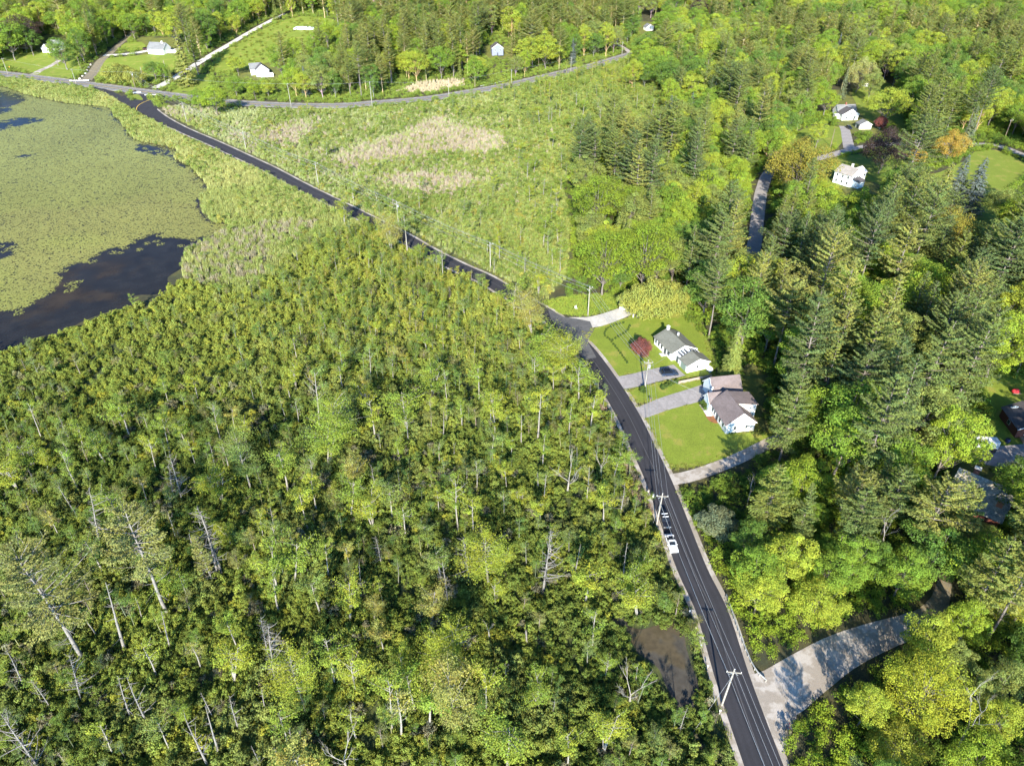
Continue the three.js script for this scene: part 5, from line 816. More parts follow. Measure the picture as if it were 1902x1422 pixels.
{ // 2: mauve roof, cross gables at the far end, rear dormer wing
  const u = Math.atan2(0.17, 0.985), h = thing('cape_house', 'pale house with mauve-brown roof, two cross gables and a white rear dormer', 'house', 57.9, 0, -147.6, u);
  block(h, { x: 0, z: 0, w: 7.8, l: 10, h: 2.9, r: 6.1, wall: M.white, roof: M.mauveRoof });
  block(h, { x: -1.7, z: -6.6, turn: Math.PI / 2, w: 3.6, l: 5.4, h: 2.7, r: 4.7, wall: M.paleBlue, roof: M.mauveRoof });
  block(h, { x: 2.2, z: -11.6, turn: Math.PI / 2, w: 6.6, l: 8.2, h: 2.8, r: 6, wall: M.paleBlue, roof: M.mauveRoof });
  part('wall', box(6, 2.7, 3, 1.6, 1.35, -6.4), M.white, h); part('roof', box(6.2, 0.18, 3.6, 1.9, 3.7, -6.6).translate(0, 0, 0), M.mauveRoof, h);
  { const s = new THREE.Shape([[0, 0], [5.6, 0], [5.6, 5.1], [0, 6.0]].map((p) => new THREE.Vector2(...p))); part('wall', new THREE.ExtrudeGeometry(s, { depth: 5.2, bevelEnabled: false }).translate(0.15, 0, -4.4), M.white, h);
    part('roof', box(6.2, 0.16, 5.7, 0, 0, 0).rotateZ(-Math.atan2(0.9, 5.6)).translate(3.05, 5.72, -1.8), M.mauveRoof, h); win(h, 5.78, 1.5, -1.5, Math.PI / 2); win(h, 4.9, 1.5, 0.84, 0, 0.7, 1.5); }
  for (const z of [-3.4, -2.2, 1.2, 3.2]) win(h, -3.92, 1.5, z, -Math.PI / 2, 0.8, 1.2); win(h, -1.5, 1.6, 5.02, 0, 0.7, 1); win(h, 1.6, 1.6, 5.02, 0, 0.7, 1); win(h, -1.94, 1.5, -11.2, -Math.PI / 2, 0.7, 1);
  door(h, -3.94, 0.1, -0.6, -Math.PI / 2); part('vent_pipe', new THREE.CylinderGeometry(0.16, 0.18, 0.9, 8).translate(-2.4, 4.7, -8.6), M.trim, h); part('front_step', box(1.6, 0.2, 2.4, -4.9, 0.1, -3.9), M.concrete, h);
  const p = at(1325, 772); struct('flower_bed', sheet(roundPoly(worldPoly([[1309, 764], [1321, 765], [1330, 778], [1334, 786], [1322, 784], [1313, 776]])), 0.03), mat(0.34, 0.14, 0.06, { map: grainMap(grainB, 2) }), 'red-brown mulch bed along the pale house');
  struct('garden_path', sheet(worldPoly([[1299, 752], [1304, 750], [1312, 762], [1308, 765]]), 0.031), M.gravel, 'short grey path at the house corner');
}
{ // 3: white house and garage behind the lane
  const h = houseAt('white_house', 'white gabled house with dark grey roof and a lower rear wing', 1578, 223, 0.1);
  block(h, { x: 0, z: -3.2, w: 10.2, l: 6.6, h: 3.4, r: 6.4, wall: M.white, roof: M.darkRoof }); block(h, { x: 1, z: -9.4, turn: Math.PI / 2, w: 7.2, l: 11.5, h: 3.2, r: 6.8, wall: M.white, roof: M.greyRoof });
  part('wall', box(2.6, 2.6, 2.6, -6.6, 1.3, -4.6), M.white, h); part('roof', box(3, 0.15, 3, -6.6, 2.7, -4.6), M.trim, h); door(h, 2.6, 0.1, 0.13, 0); win(h, -2.4, 1.7, 0.13, 0, 1, 1.2); win(h, 0.2, 4, 0.13, 0, 0.8, 1); part('chimney', box(0.8, 2.4, 0.8, 0.6, 7, -9.4), M.brick, h); win(h, 5.12, 1.7, -3, Math.PI / 2, 0.9, 1.2);
  const g = houseAt('garage', 'small cream garage with grey gable roof beside the purple beech', 1607, 240, 0.08, 'garage'); block(g, { x: 0, z: -2.6, w: 7, l: 5.2, h: 2.7, r: 4.5, wall: M.cream, roof: M.greyRoof }); door(g, -3.53, 0.05, -2.4, -Math.PI / 2, 2.2, 2, M.darkDoor); win(g, 1.2, 1.6, 0.02, 0, 0.7, 0.8);
  const s = houseAt('garden_shed', 'tiny white playhouse under the pale willow', 1606, 160, 0.2, 'shed'); block(s, { w: 3.4, l: 3, h: 2.2, r: 3.4, wall: M.white, roof: M.tanRoof }); door(s, -0.6, 0.05, 1.52, 0, 0.8, 1.8); win(s, 0.9, 1.4, 1.52, 0, 0.6, 0.7);
}
{ // 4: tall pale-blue house
  const u = 0.62, p = at(1566, 345), h = thing('farmhouse', 'tall pale-blue house with tan-grey roof and white sunlit additions', 'house', p.x + 3, 0, p.z - 4, u);
  block(h, { x: 0, z: 0, w: 8.6, l: 9, h: 5.4, r: 7.9, wall: M.paleBlue, roof: M.tanRoof }); block(h, { x: 5.8, z: 0.5, turn: Math.PI / 2, w: 6, l: 7.5, h: 4.6, r: 6.4, wall: M.white, roof: mat(0.62, 0.6, 0.57) });
  part('wall', box(5, 3, 3.4, -0.5, 1.5, 6.1), M.paleBlue, h); part('roof', box(5.5, 0.16, 4, 0, 0, 0).rotateX(0.3).translate(-0.5, 3.45, 6.2), M.darkRoof, h);
  for (const z of [-2.8, 0, 2.8]) for (const y of [1.6, 4.2]) win(h, -4.32, y, z, -Math.PI / 2, 0.8, 1.2); for (const x of [-2.4, 0, 2.4]) win(h, x, 4.3, 4.52, 0, 0.8, 1.1); win(h, 8, 3.4, 3.52, 0, 0.9, 1.1); part('chimney', box(0.8, 1.8, 0.8, 3.6, 7.4, -1), M.white, h);
}
{ // 5: steep grey roof among the pines
  const p = at(1815, 955), h = thing('steep_roof_house', 'dark timber house under one steep weathered grey roof in the pines', 'house', p.x + 1.4, 0, p.z - 3.2, 0.84);
  block(h, { x: 0, z: 0, w: 9.4, l: 11, h: 2.3, r: 7.4, wall: M.redBrown, roof: mat(0.42, 0.39, 0.37, { map: grainMap(grainB, 2.4), roughness: 0.8 }), over: 0.5 }); const c = part('chimney', box(1, 2.6, 1.2, 2.2, 6.6, -2.6), M.brick, h); part('chimney_cap', box(1.2, 0.15, 1.4, 2.2, 7.97, -2.6), M.concrete, c); win(h, 0, 1.4, 5.52, 0, 1.2, 1.2); win(h, -4.72, 1.2, 0, -Math.PI / 2, 1, 0.9); part('rust_patch', box(1.3, 0.03, 1.2, 0, 0, 0).rotateZ(Math.atan2(5.1, 4.7)).translate(-2.9, 4.55, 4), mat(0.55, 0.2, 0.1), h);
}
{ // 6: red-brown house at the frame's edge
  const p = at(1895, 815), h = thing('red_brown_house', 'red-brown timber house with dark roof at the frame edge', 'house', p.x + 3.4, 0, p.z - 4.5, -0.12);
  block(h, { x: 0, z: 0, turn: 0, w: 8, l: 9, h: 2.9, r: 5.2, wall: M.redBrown, roof: M.darkRoof }); part('deck', box(5, 0.5, 2.2, -0.5, 0.3, 5.7), M.wood, h); win(h, -1.6, 1.6, 4.52, 0, 1, 1.1); door(h, 1.2, 0.5, 4.52, 0); win(h, -4.02, 1.6, 0, -Math.PI / 2, 1, 1.1); const d = part('satellite_dish', new THREE.SphereGeometry(1, 18, 8, 0, 6.2832, 0, 0.9).scale(1.2, 0.5, 1.2).rotateX(2.2).translate(-2.9, 5, -2.5), M.trim, h);
  const b = at(1886, 729), rb = thing('red_tarp_pile', 'small red tarp-covered pile behind the red-brown house', 'tarp', b.x, 0, b.z); part('tarp', new THREE.IcosahedronGeometry(1, 2).scale(1.1, 0.8, 0.9).translate(0, 0.5, 0), M.red, rb); part('log', new THREE.CylinderGeometry(0.2, 0.2, 2.2, 8).rotateZ(1.57).translate(0, 0.2, 0.8), M.wood, rb);
}
{ // far houses
  let h = houseAt('cottage', 'white many-gabled cottage beside the dark purple tree by the pond', 93, 97, -0.35); block(h, { x: 0, z: 0, w: 8.4, l: 7, h: 3.6, r: 6.6, wall: M.white, roof: M.greyRoof }); block(h, { x: 1.8, z: -6.4, turn: Math.PI / 2, w: 7.5, l: 9.5, h: 5, r: 8.4, wall: M.white, roof: M.greyRoof }); win(h, -1.6, 1.8, 3.52, 0, 0.9, 1.2); win(h, 1.6, 1.8, 3.52, 0, 0.9, 1.2); win(h, 0, 4.6, 3.52, 0, 0.8, 0.9); door(h, -4.22, 0.1, 0, -Math.PI / 2);
  h = houseAt('hillside_house', 'white house with broad grey roof above the bright gravel drive', 297, 98, 1.32, 'house', -0.3); block(h, { x: 0, z: 0, w: 9.6, l: 14.5, h: 4, r: 8, wall: M.white, roof: M.greyRoof }); part('wall', box(3, 2.6, 9, 1.6, 1.3, 12), M.white, h); part('chimney', box(1, 1.8, 1.2, -0.6, 8.4, 4.6), M.cream, h); for (const z of [-4.6, -1.5, 1.6, 4.8]) win(h, 4.82, 1.9, z, Math.PI / 2, 1, 1.2); win(h, 0, 2, -7.27, Math.PI, 1, 1.2); door(h, 2.6, 0.1, -7.27, Math.PI);
  h = houseAt('hillside_house', 'white house half hidden by yellow-green trees below the hillside field', 488, 139, 0.35, 'house', -0.3); block(h, { x: 0, z: 0, w: 9, l: 8, h: 4.4, r: 8, wall: M.white, roof: M.darkRoof }); block(h, { x: -4, z: -6, turn: Math.PI / 2, w: 7, l: 8, h: 4.4, r: 7.6, wall: M.white, roof: M.greyRoof }); part('porch', box(9, 2.4, 2.6, 2.6, 1.2, 5.3), M.white, h); win(h, -1.8, 2.6, 4.02, 0, 1, 1.3); win(h, 1.8, 2.6, 4.02, 0, 1, 1.3); win(h, 0, 5.6, 4.02, 0, 0.9, 1);
  h = houseAt('woods_house', 'blue-grey house glimpsed between tall pine trunks', 923, 101, 0.15); block(h, { w: 9, l: 9, h: 5.4, r: 8.6, wall: M.blueGrey, roof: M.darkRoof }); win(h, -2, 4, 4.52, 0, 1, 1.3); win(h, 2, 4, 4.52, 0, 1, 1.3); door(h, 0, 0.1, 4.52, 0);
  h = houseAt('distant_house', 'small white house beyond the far end of the grey road', 1204, 56, 0.3); block(h, { w: 7, l: 7, h: 3.2, r: 5.6, wall: M.white, roof: M.greyRoof }); win(h, 0, 1.8, 3.52, 0, 1, 1.2);
  h = houseAt('shaded_house', 'low dark-roofed house in deep shade behind the tall pines', 1772, 515, 0.5); block(h, { w: 8, l: 9, h: 2.8, r: 5, wall: M.cream, roof: M.darkRoof }); win(h, 0, 1.6, 4.52, 0, 1, 1.1);
}
{ // swimming pool on the hill
  const p = at(562, 53), t = thing('swimming_pool', 'raised white-rimmed swimming pool on the hillside field', 'pool', p.x, p.y + 0.25, p.z, 0.02); const n = 13, d = 8;
  part('pool_wall', mergeGeometries([box(n, 1.3, 1.1, 0, 0.2, d / 2), box(n, 1.3, 1.1, 0, 0.2, -d / 2), box(1.1, 1.3, d - 1.1, n / 2 - 0.55, 0.2, 0), box(1.1, 1.3, d - 1.1, -n / 2 + 0.55, 0.2, 0)]), M.trim, t); part('pool_water', box(n - 2.2, 0.9, d - 1.1, 0, 0.1, 0), M.poolWater, t);
  const q = at(578, 54), sp = thing('hot_tub', 'round white-rimmed tub beside the hillside pool', 'hot tub', q.x, q.y + 0.25, q.z); part('tub_wall', new THREE.CylinderGeometry(2.6, 2.6, 1.5, 20).translate(0, 0.4, 0), M.trim, sp); part('tub_water', new THREE.CylinderGeometry(2.1, 2.1, 0.06, 20).translate(0, 1.17, 0), M.poolWater, sp);
  const a = at(580, 66), b = at(586, 84), st = thing('garden_ladder', 'long pale wooden ladder-like frame on the slope below the pool', 'garden frame', 0, 0, 0); const rail = (o) => { const pa = a.clone().add(new THREE.Vector3(o, 0.5, 0)), pb = b.clone().add(new THREE.Vector3(o, 0.5, 0)), l = pa.distanceTo(pb), m = new THREE.Mesh(box(0.3, 0.3, l), M.fence); m.geometry.lookAt(pb.clone().sub(pa)).translate(...pa.clone().lerp(pb, 0.5).toArray()); return m.geometry; };
  part('rail', rail(-1.6), M.fence, st); part('rail', rail(1.6), M.fence, st); for (let i = 0; i < 5; i++) { const c = a.clone().lerp(b, (i + 0.5) / 5); part('bed', box(2.4, 0.4, 1.6, c.x, c.y + 0.4, c.z), M.wood, st); }
}
// fences, rails, boxes
{
  const a = at(1260, 713), b = at(1322, 700), L = Math.hypot(b.x - a.x, b.z - a.z), t = thing('wooden_fence', 'weathered pinkish board fence beside the olive-roofed house’s garage', 'fence', a.x, 0, a.z, -Math.atan2(b.z - a.z, b.x - a.x)); const n = Math.floor(L / 0.2);
  for (let i = 0; i < n; i++) part('board', box(0.18, 0.95 + 0.04 * hash(i, 1), 0.03, 0.1 + i * 0.2, 0.5, 0), M.fence, t); part('rail', box(L, 0.08, 0.06, L / 2, 0.75, -0.05), M.fence, t);
  const s = at(1317, 690), sh = thing('tank', 'rounded white tank at the end of the board fence', 'tank', s.x, 0, s.z, 0.4); part('tank_body', new THREE.CapsuleGeometry(0.75, 0.9, 6, 14).rotateX(Math.PI / 2).translate(0, 1.1, 0), M.trim, sh); for (const z of [-0.6, 0.6]) part('leg', box(0.9, 0.5, 0.12, 0, 0.25, z), M.steel, sh);
  const row = [[1176, 589], [1186, 587], [1192, 586], [1199, 585], [1205, 584], [1213, 583]].map((q) => at(...q)); const f = thing('post_and_rail_fence', 'low pale post fence below the golden shrubs', 'fence', 0, 0, 0); row.forEach((q) => part('post', box(0.3, 1.1, 0.3, q.x, 0.55, q.z), M.cream, f)); for (let i = 0; i + 1 < row.length; i++) { const l = row[i].distanceTo(row[i + 1]), g = box(0.1, 0.14, l); g.lookAt(row[i + 1].clone().sub(row[i])); g.translate((row[i].x + row[i + 1].x) / 2, 0.8, (row[i].z + row[i + 1].z) / 2); part('rail', g, M.cream, f); }
}
function guard(label, pts, n, m = M.steel) { const c = new THREE.CatmullRomCurve3(pts.map((p) => at(...p, 0))), t = thing('guardrail', label, 'guardrail', 0, 0, 0), N = 40, sh = new THREE.Shape([[-0.05, 0.5], [0.05, 0.5], [0.1, 0.58], [0.02, 0.66], [0.1, 0.74], [0.05, 0.82], [-0.05, 0.82]].map((p) => new THREE.Vector2(...p)));
  const P = c.getPoints(N), gs = []; for (let i = 0; i < N; i++) { const l = P[i].distanceTo(P[i + 1]), g = new THREE.ExtrudeGeometry(sh, { depth: l + 0.04, bevelEnabled: false }); g.lookAt(P[i + 1].clone().sub(P[i])); g.translate(P[i].x, 0, P[i].z); gs.push(g); } part('rail', mergeGeometries(gs), m, t); for (let i = 0; i <= n; i++) { const p = c.getPointAt(i / n); part('post', box(0.16, 0.8, 0.16, p.x, 0.4, p.z), M.pole, t); } return t; }
guard('long pale guardrail curving into the gravel lane mouth', [[1349, 1108], [1363, 1150], [1378, 1192], [1388, 1217], [1396, 1235], [1407, 1252], [1422, 1266]], 14);
guard('short pale guardrail across the road from the gravel lane', [[1317, 1263], [1321, 1279], [1327, 1303]], 4);
guard('white guardrail along the far side of the grey road', [[892, 161], [915, 157], [945, 150]], 7);
// ---------------------------------------------------------------- vehicles
function lathe(pts, n = 14) { return new THREE.LatheGeometry(pts.map((p) => new THREE.Vector2(...p)), n); }
function car(name, label, cat, px, py, turn, o) {    // local z: length, front at +z
  const p = at(px, py), t = thing(name, label, cat, p.x, p.y + 0.06 + (p.y > 0.05 ? 0.25 : 0), p.z, turn), L = o.l ?? 4.75, w = o.w ?? 1.84, H = o.h ?? 1.45, suv = o.suv, hb = suv ? 0.95 : 0.82, hl = L / 2;
  const side = (pts, wd, bev) => new THREE.ExtrudeGeometry(new THREE.Shape(pts.map((q) => new THREE.Vector2(...q))), { depth: wd - bev * 2, bevelEnabled: true, bevelSize: bev, bevelThickness: bev, bevelSegments: 3 }).translate(0, 0, -(wd - bev * 2) / 2).rotateY(-Math.PI / 2);
  const body = side([[-hl + 0.1, 0.28], [hl - 0.1, 0.28], [hl, 0.5], [hl - 0.12, 0.72], [hl - 0.95, hb - 0.02], [-hl + (suv ? 0.1 : 0.5), hb + 0.02], [-hl, hb - 0.2], [-hl, 0.5]], w, 0.12);
  const cab = suv ? [[hl - 1.35, hb - 0.1], [hl - 2.0, H - 0.1], [hl - 2.5, H], [-hl + 0.7, H], [-hl + 0.3, H - 0.12], [-hl + 0.12, hb - 0.1]] : [[hl - 1.35, hb - 0.1], [hl - 2.15, H - 0.08], [hl - 2.6, H], [-hl + 1.75, H], [-hl + 1.35, H - 0.07], [-hl + 0.7, hb - 0.1]];
  part('body', body, o.paint, t); part('cabin', side(cab, w - 0.24, 0.1), M.carGlass, t);
  const roofL = suv ? [hl - 2.15, -hl + 0.5] : [hl - 2.05, -hl + 0.95]; part('roof_panel', rbox(w - 0.42, 0.1, roofL[0] - roofL[1], 0.04, 0, H + 0.035, (roofL[0] + roofL[1]) / 2), o.paint, t);
  for (const s of [-1, 1]) { part('pillar', mergeGeometries([[roofL[0] - 0.1, hl - 1.3], [roofL[1] + 0.1, suv ? -hl + 0.12 : -hl + 0.65]].map(([a, b]) => { const l = Math.hypot(a - b, H - hb), g = box(0.1, 0.1, l); g.rotateX(Math.atan2(H - hb, b - a) * (1)); return g.translate(s * (w / 2 - 0.16), (H + hb) / 2 - 0.02, (a + b) / 2); })), o.paint, t); part('mirror', rbox(0.2, 0.14, 0.12, 0.04, s * (w / 2 + 0.1), hb + 0.08, hl - 1.6), o.paint, t); part('headlight', rbox(0.34, 0.14, 0.2, 0.05, s * (w / 2 - 0.3), 0.62, hl - 0.04), M.lampGlass, t); part('tail_light', rbox(0.24, 0.2, 0.1, 0.04, s * (w / 2 - 0.22), hb - 0.2, -hl + 0.03), M.red, t);
    for (const z of [hl - 0.9, -hl + 0.95]) { const tyre = part('wheel', new THREE.TorusGeometry(0.25, 0.1, 8, 18).rotateY(Math.PI / 2).translate(s * (w / 2 - 0.08), 0.33, z), M.rubber, t); part('rim', new THREE.CylinderGeometry(0.2, 0.2, 0.12, 14).rotateZ(Math.PI / 2).translate(s * (w / 2 - 0.06), 0.33, z), M.chrome, tyre); } }
  if (o.sunroof) part('sunroof', rbox(w - 0.8, 0.03, 0.75, 0.01, 0, H + 0.093, -0.75), M.carGlass, t);
  if (o.bars) for (const z of [0.15, -0.75]) part('roof_bar', rbox(w - 0.5, 0.06, 0.22, 0.02, 0, H + 0.16, z), M.trim, t);
  return t;
}
const alongRoad = (px, py) => { const p = at(px, py); let best = 0, m = 1e9; for (let i = 0; i <= 400; i++) { const q = mainCurve.getPointAt(i / 400), d = q.distanceToSquared(p); if (d < m) { m = d; best = i / 400; } } const t = mainCurve.getTangentAt(best); return Math.atan2(-t.x, -t.z); };
car('parked_car', 'white sedan with dark sunroof parked on the dark road', 'car', 1246.5, 1012, alongRoad(1246, 1010), { paint: M.carWhite, sunroof: 1, l: 4.8 });
car('parked_car', 'black car with white roof bars parked behind the white sedan', 'car', 1234.5, 969, alongRoad(1236, 975), { paint: M.carBlack, suv: 1, bars: 1, h: 1.6, l: 4.6 });
car('parked_car', 'dark blue van-like car on the drive of the olive-roofed house', 'car', 1243, 696, 1.72, { paint: M.carBlue, suv: 1, h: 1.75, l: 4.9, w: 1.95 });
car('parked_car', 'dark car parked beside the small cream garage', 'car', 1577, 239, 0.1, { paint: M.carBlack, suv: 1, h: 1.6 });
car('parked_car', 'maroon car on the bright gravel drive of the hillside house', 'car', 271, 93, 1.3, { paint: mat(0.06, 0.02, 0.025, { roughness: 0.3 }), suv: 1, h: 1.7 });
car('moving_car', 'pale blue-white car crossing the road junction', 'car', 254, 173, 2.1, { paint: M.carWhite, suv: 1, h: 1.6, l: 5 });
{ // camper on the shaded drive
  const p = at(1832, 835), t = thing('camper', 'white camper trailer half hidden by pines beside the shaded drive', 'camper', p.x, 0.06, p.z - 1, 1.45); part('body', rbox(2.4, 2.1, 5.6, 0.25, 0, 1.5, 0), M.carWhite, t); part('roof_vent', rbox(0.6, 0.2, 0.6, 0.05, 0.2, 2.63, 0.6), M.trim, t); part('window', rbox(0.05, 0.7, 1.6, 0.02, 1.2, 1.75, 0.9), M.carGlass, t); part('window', rbox(1.5, 0.7, 0.05, 0.02, 0, 1.8, 2.79), M.carGlass, t); for (const s of [-1, 1]) part('wheel', new THREE.TorusGeometry(0.26, 0.11, 8, 16).rotateY(Math.PI / 2).translate(s * 1.05, 0.34, -0.4), M.rubber, t);
  const q = at(1871, 821), b = thing('rain_barrel', 'dark blue barrel beside the red-brown house', 'barrel', q.x, 0, q.z); part('barrel_body', lathe([[0.01, 0], [0.5, 0], [0.6, 0.55], [0.5, 1.1], [0.01, 1.1]]), mat(0.02, 0.03, 0.12, { roughness: 0.4 }), b); part('barrel_lid', new THREE.CylinderGeometry(0.46, 0.46, 0.06, 14).translate(0, 1.14, 0), M.rubber, b);
}
{ // white covered trailer at the end of the pull-off
  const p = at(1156, 573), t = thing('trailer', 'tall white covered trailer at the edge of the golden shrubs', 'trailer', p.x, 0.05, p.z, -0.1); const s = new THREE.Shape([[-1, 0], [1, 0], [1.05, 1.5], [0.6, 2.1], [-0.6, 2.1], [-1.05, 1.5]].map((q) => new THREE.Vector2(...q))); part('cover', new THREE.ExtrudeGeometry(s, { depth: 4.2, bevelEnabled: true, bevelSize: 0.1, bevelThickness: 0.2, bevelSegments: 2 }).translate(0, 0.65, -2.4), M.white, t); for (const q of [-1, 1]) part('wheel', new THREE.TorusGeometry(0.28, 0.12, 8, 16).rotateY(Math.PI / 2).translate(q * 0.95, 0.38, -0.4), M.rubber, t); part('hitch', box(0.14, 0.12, 1.6, 0, 0.5, 2.5), M.steel, t);
  const c = at(1070, 574), ch = thing('lawn_chair', 'white plastic garden chair on the rough verge', 'chair', c.x, 0, c.z, 0.6); part('seat', rbox(0.7, 0.08, 0.7, 0.03, 0, 0.45, 0), M.white, ch); part('backrest', rbox(0.7, 0.75, 0.08, 0.03, 0, 0.85, -0.33), M.white, ch); for (const [a, b] of [[-1, -1], [1, -1], [-1, 1], [1, 1]]) part('leg', box(0.07, 0.45, 0.07, a * 0.3, 0.22, b * 0.3), M.white, ch);
}
// ---------------------------------------------------------------- two people walking at the road's edge
function person(label, px, py, turn, top, legs, hair, skin, hat) {
  const p = at(px, py), o = thing('person', label, 'person', p.x, 0.06, p.z, turn), J = [];
  const cap = (a, b, r0, r1) => J.push([a, b, r0, r1]);
  const bones = { hipL: [0.1, 0.92, 0], hipR: [-0.1, 0.92, 0], kneeL: [0.11, 0.5, 0.12], kneeR: [-0.11, 0.5, -0.02], ankL: [0.11, 0.08, 0.16], ankR: [-0.11, 0.1, -0.26] };
  function limb(pts, rs, sides = 10) { const w = new Wood(); for (let i = 0; i + 1 < pts.length; i++) w.limb([pts[i], between(pts[i], pts[i + 1], 0.5), pts[i + 1]], rs[i], rs[i + 1], sides); const gs = [w.geo()]; pts.forEach((q, i) => { const s = new THREE.SphereGeometry(rs[i] * 1.01, 10, 7).translate(...q); gs.push(s); }); return mergeGeometries(gs.map((g) => { const n = g.clone(); return n; })); }
  const bodyParts = [limb([[0, 0.95, 0], [0, 1.2, 0.01], [0, 1.4, 0.01], [0, 1.52, 0.02]], [0.15, 0.15, 0.13, 0.06]).scale(1.25, 1, 0.85)];
  for (const s of [-1, 1]) { bodyParts.push(limb([[s * 0.19, 1.41, 0], [s * 0.24, 1.14, -s * 0.06], [s * 0.23, 0.92, -s * 0.06 + 0.1]], [0.065, 0.048, 0.034])); }
  bodyParts.push(limb([[0, 1.5, 0.02], [0, 1.64, 0.03]], [0.055, 0.1]), new THREE.SphereGeometry(0.105, 14, 12).scale(0.9, 1.15, 1).translate(0, 1.65, 0.03), new THREE.ConeGeometry(0.018, 0.05, 6).rotateX(1.4).translate(0, 1.64, 0.14));
  for (const s of [-1, 1]) { bodyParts.push(limb([bones[s > 0 ? 'hipL' : 'hipR'], bones[s > 0 ? 'kneeL' : 'kneeR'], bones[s > 0 ? 'ankL' : 'ankR'], [s * 0.11, 0.05, bones[s > 0 ? 'ankL' : 'ankR'][2] + 0.14]], [0.09, 0.062, 0.045, 0.04]));
    for (let f = 0; f < 4; f++) bodyParts.push(limb([[s * (0.215 + f * 0.012), 0.9, -s * 0.06 + 0.1], [s * (0.212 + f * 0.012), 0.83 - (f === 1 || f === 2 ? 0.01 : 0), -s * 0.06 + 0.115]], [0.011, 0.009], 5)); bodyParts.push(limb([[s * 0.21, 0.9, -s * 0.06 + 0.12], [s * 0.195, 0.86, -s * 0.06 + 0.15]], [0.012, 0.01], 5)); }
  part('body', mergeGeometries(bodyParts.map((g) => g.index ? g : g)), skin, o);
  const cloth = [limb([[0, 0.9, 0], [0, 1.2, 0.01], [0, 1.42, 0.01]], [0.17, 0.17, 0.145]).scale(1.25, 1, 0.88)]; for (const s of [-1, 1]) cloth.push(limb([[s * 0.2, 1.41, 0], [s * 0.235, 1.2, -s * 0.04]], [0.08, 0.066])); part('shirt', mergeGeometries(cloth), top, o);
  part('trousers', mergeGeometries([1, -1].map((s) => limb([bones[s > 0 ? 'hipL' : 'hipR'], bones[s > 0 ? 'kneeL' : 'kneeR'], between(bones[s > 0 ? 'kneeL' : 'kneeR'], bones[s > 0 ? 'ankL' : 'ankR'], 0.75)], [0.115, 0.082, 0.065]))), legs, o);
  part('hair', new THREE.SphereGeometry(0.116, 14, 10, 0, 6.2832, 0, 1.75).scale(0.95, 1.12, 1.05).rotateX(-0.35).translate(0, 1.67, 0.02), hair, o); if (hat) part('cap', mergeGeometries([new THREE.SphereGeometry(0.13, 14, 8, 0, 6.2832, 0, 1.5).translate(0, 1.7, 0.02), new THREE.CylinderGeometry(0.2, 0.2, 0.02, 14).translate(0, 1.71, 0.05)]), hat, o);
}
const skin = mat(0.5, 0.3, 0.22, { roughness: 0.6 });
person('person in a white top and dark trousers walking at the road edge', 1212.5, 929, Math.PI + 0.35, M.white, mat(0.02, 0.02, 0.025), mat(0.3, 0.25, 0.2), skin, M.white);
person('person in a beige top and dark trousers walking on the sandy shoulder', 1203.5, 919.5, Math.PI + 0.3, mat(0.4, 0.36, 0.32), mat(0.015, 0.015, 0.015), mat(0.25, 0.2, 0.16), skin);

// ---------------------------------------------------------------- utility poles and wires
const POLES = { };
function utilityPole(key, label, bx, by, H, turn, o = {}) {
  const p = bx.isVector3 ? bx : at(bx, by), t = thing('utility_pole', label, 'utility pole', p.x, p.y, p.z, turn), lean = o.lean ?? 0;
  part('pole_shaft', new THREE.CylinderGeometry(0.13, 0.19, H, 10).translate(0, H / 2, 0), o.m ?? M.pole, t);
  if (!o.plain) { const arm = part('crossarm', box(2.5, 0.16, 0.14, 0, H - 0.55, 0.18), M.paleBark, t); for (const x of [-1.15, 0, 1.15]) part('insulator', lathe([[0.01, 0], [0.06, 0], [0.05, 0.12], [0.08, 0.16], [0.01, 0.24]], 8).translate(x, x ? H - 0.46 : H - 0.02, x ? 0.18 : 0), M.trim, x ? arm : t); for (const s of [-1, 1]) { const g = box(0.05, 0.9, 0.04).rotateZ(s * 0.85).translate(s * 0.42, H - 0.85, 0.2); part('brace', g, M.steel, arm); } }
  if (o.drum) { const d = part('transformer', new THREE.CylinderGeometry(0.32, 0.32, 0.95, 14).translate(0.48, H - 1.9, 0), M.steel, t); part('lid', new THREE.ConeGeometry(0.34, 0.12, 14).translate(0.48, H - 1.36, 0), M.steel, d); }
  if (lean) { t.rotation.order = 'YXZ'; t.rotation.z = lean; } t.updateMatrixWorld(); POLES[key] = { t, H, plain: o.plain }; return t;
}
const armPoint = (k, x, dy = 0) => { const q = POLES[k]; return new THREE.Vector3(q.plain ? 0 : x, q.H - 0.3 + dy, 0.15).applyMatrix4(q.t.matrixWorld); };
const ang = (ax, ay, bx, by) => { const a = at(ax, ay), b = at(bx, by); return Math.atan2(b.x - a.x, b.z - a.z); };
utilityPole('z', 'pole just outside the frame carrying the road wires', new THREE.Vector3(42, 0, -22), 0, 10.5, 0.15);
utilityPole('a', 'pole with crossarm standing over the dark road by the gravel lane mouth', 1341, 1309, 10.4, -0.1, { lean: -0.03 });
utilityPole('b', 'white-looking pole with crossarm leaning over the black parked car', 1219.5, 976, 9.6, -0.05, { lean: -0.02 });
utilityPole('c', 'tall pole with crossarm between the two house drives', 1197.5, 725, 10, -0.05, { drum: 1 });
utilityPole('d', 'pole with slanting crossarm on the rough verge by the pull-off', 1092, 586, 10.5, 0.7);
utilityPole('e', 'slim pale pole beside the thicket road', 911, 502, 10.8, 0.65);
utilityPole('f', 'pole carrying a grey transformer drum above the thicket', 740.5, 420, 10.5, 0.7, { drum: 1 });
utilityPole('g', 'pole between the dark road and the tan reeds', 591.5, 344, 10.8, 0.75);
utilityPole('h', 'short pole among the reeds nearest the junction bend', 457, 278, 9.6, 0.75);
utilityPole('i', 'tall pale pole at the meadow corner of the junction', 347, 228, 11.6, 0.8);
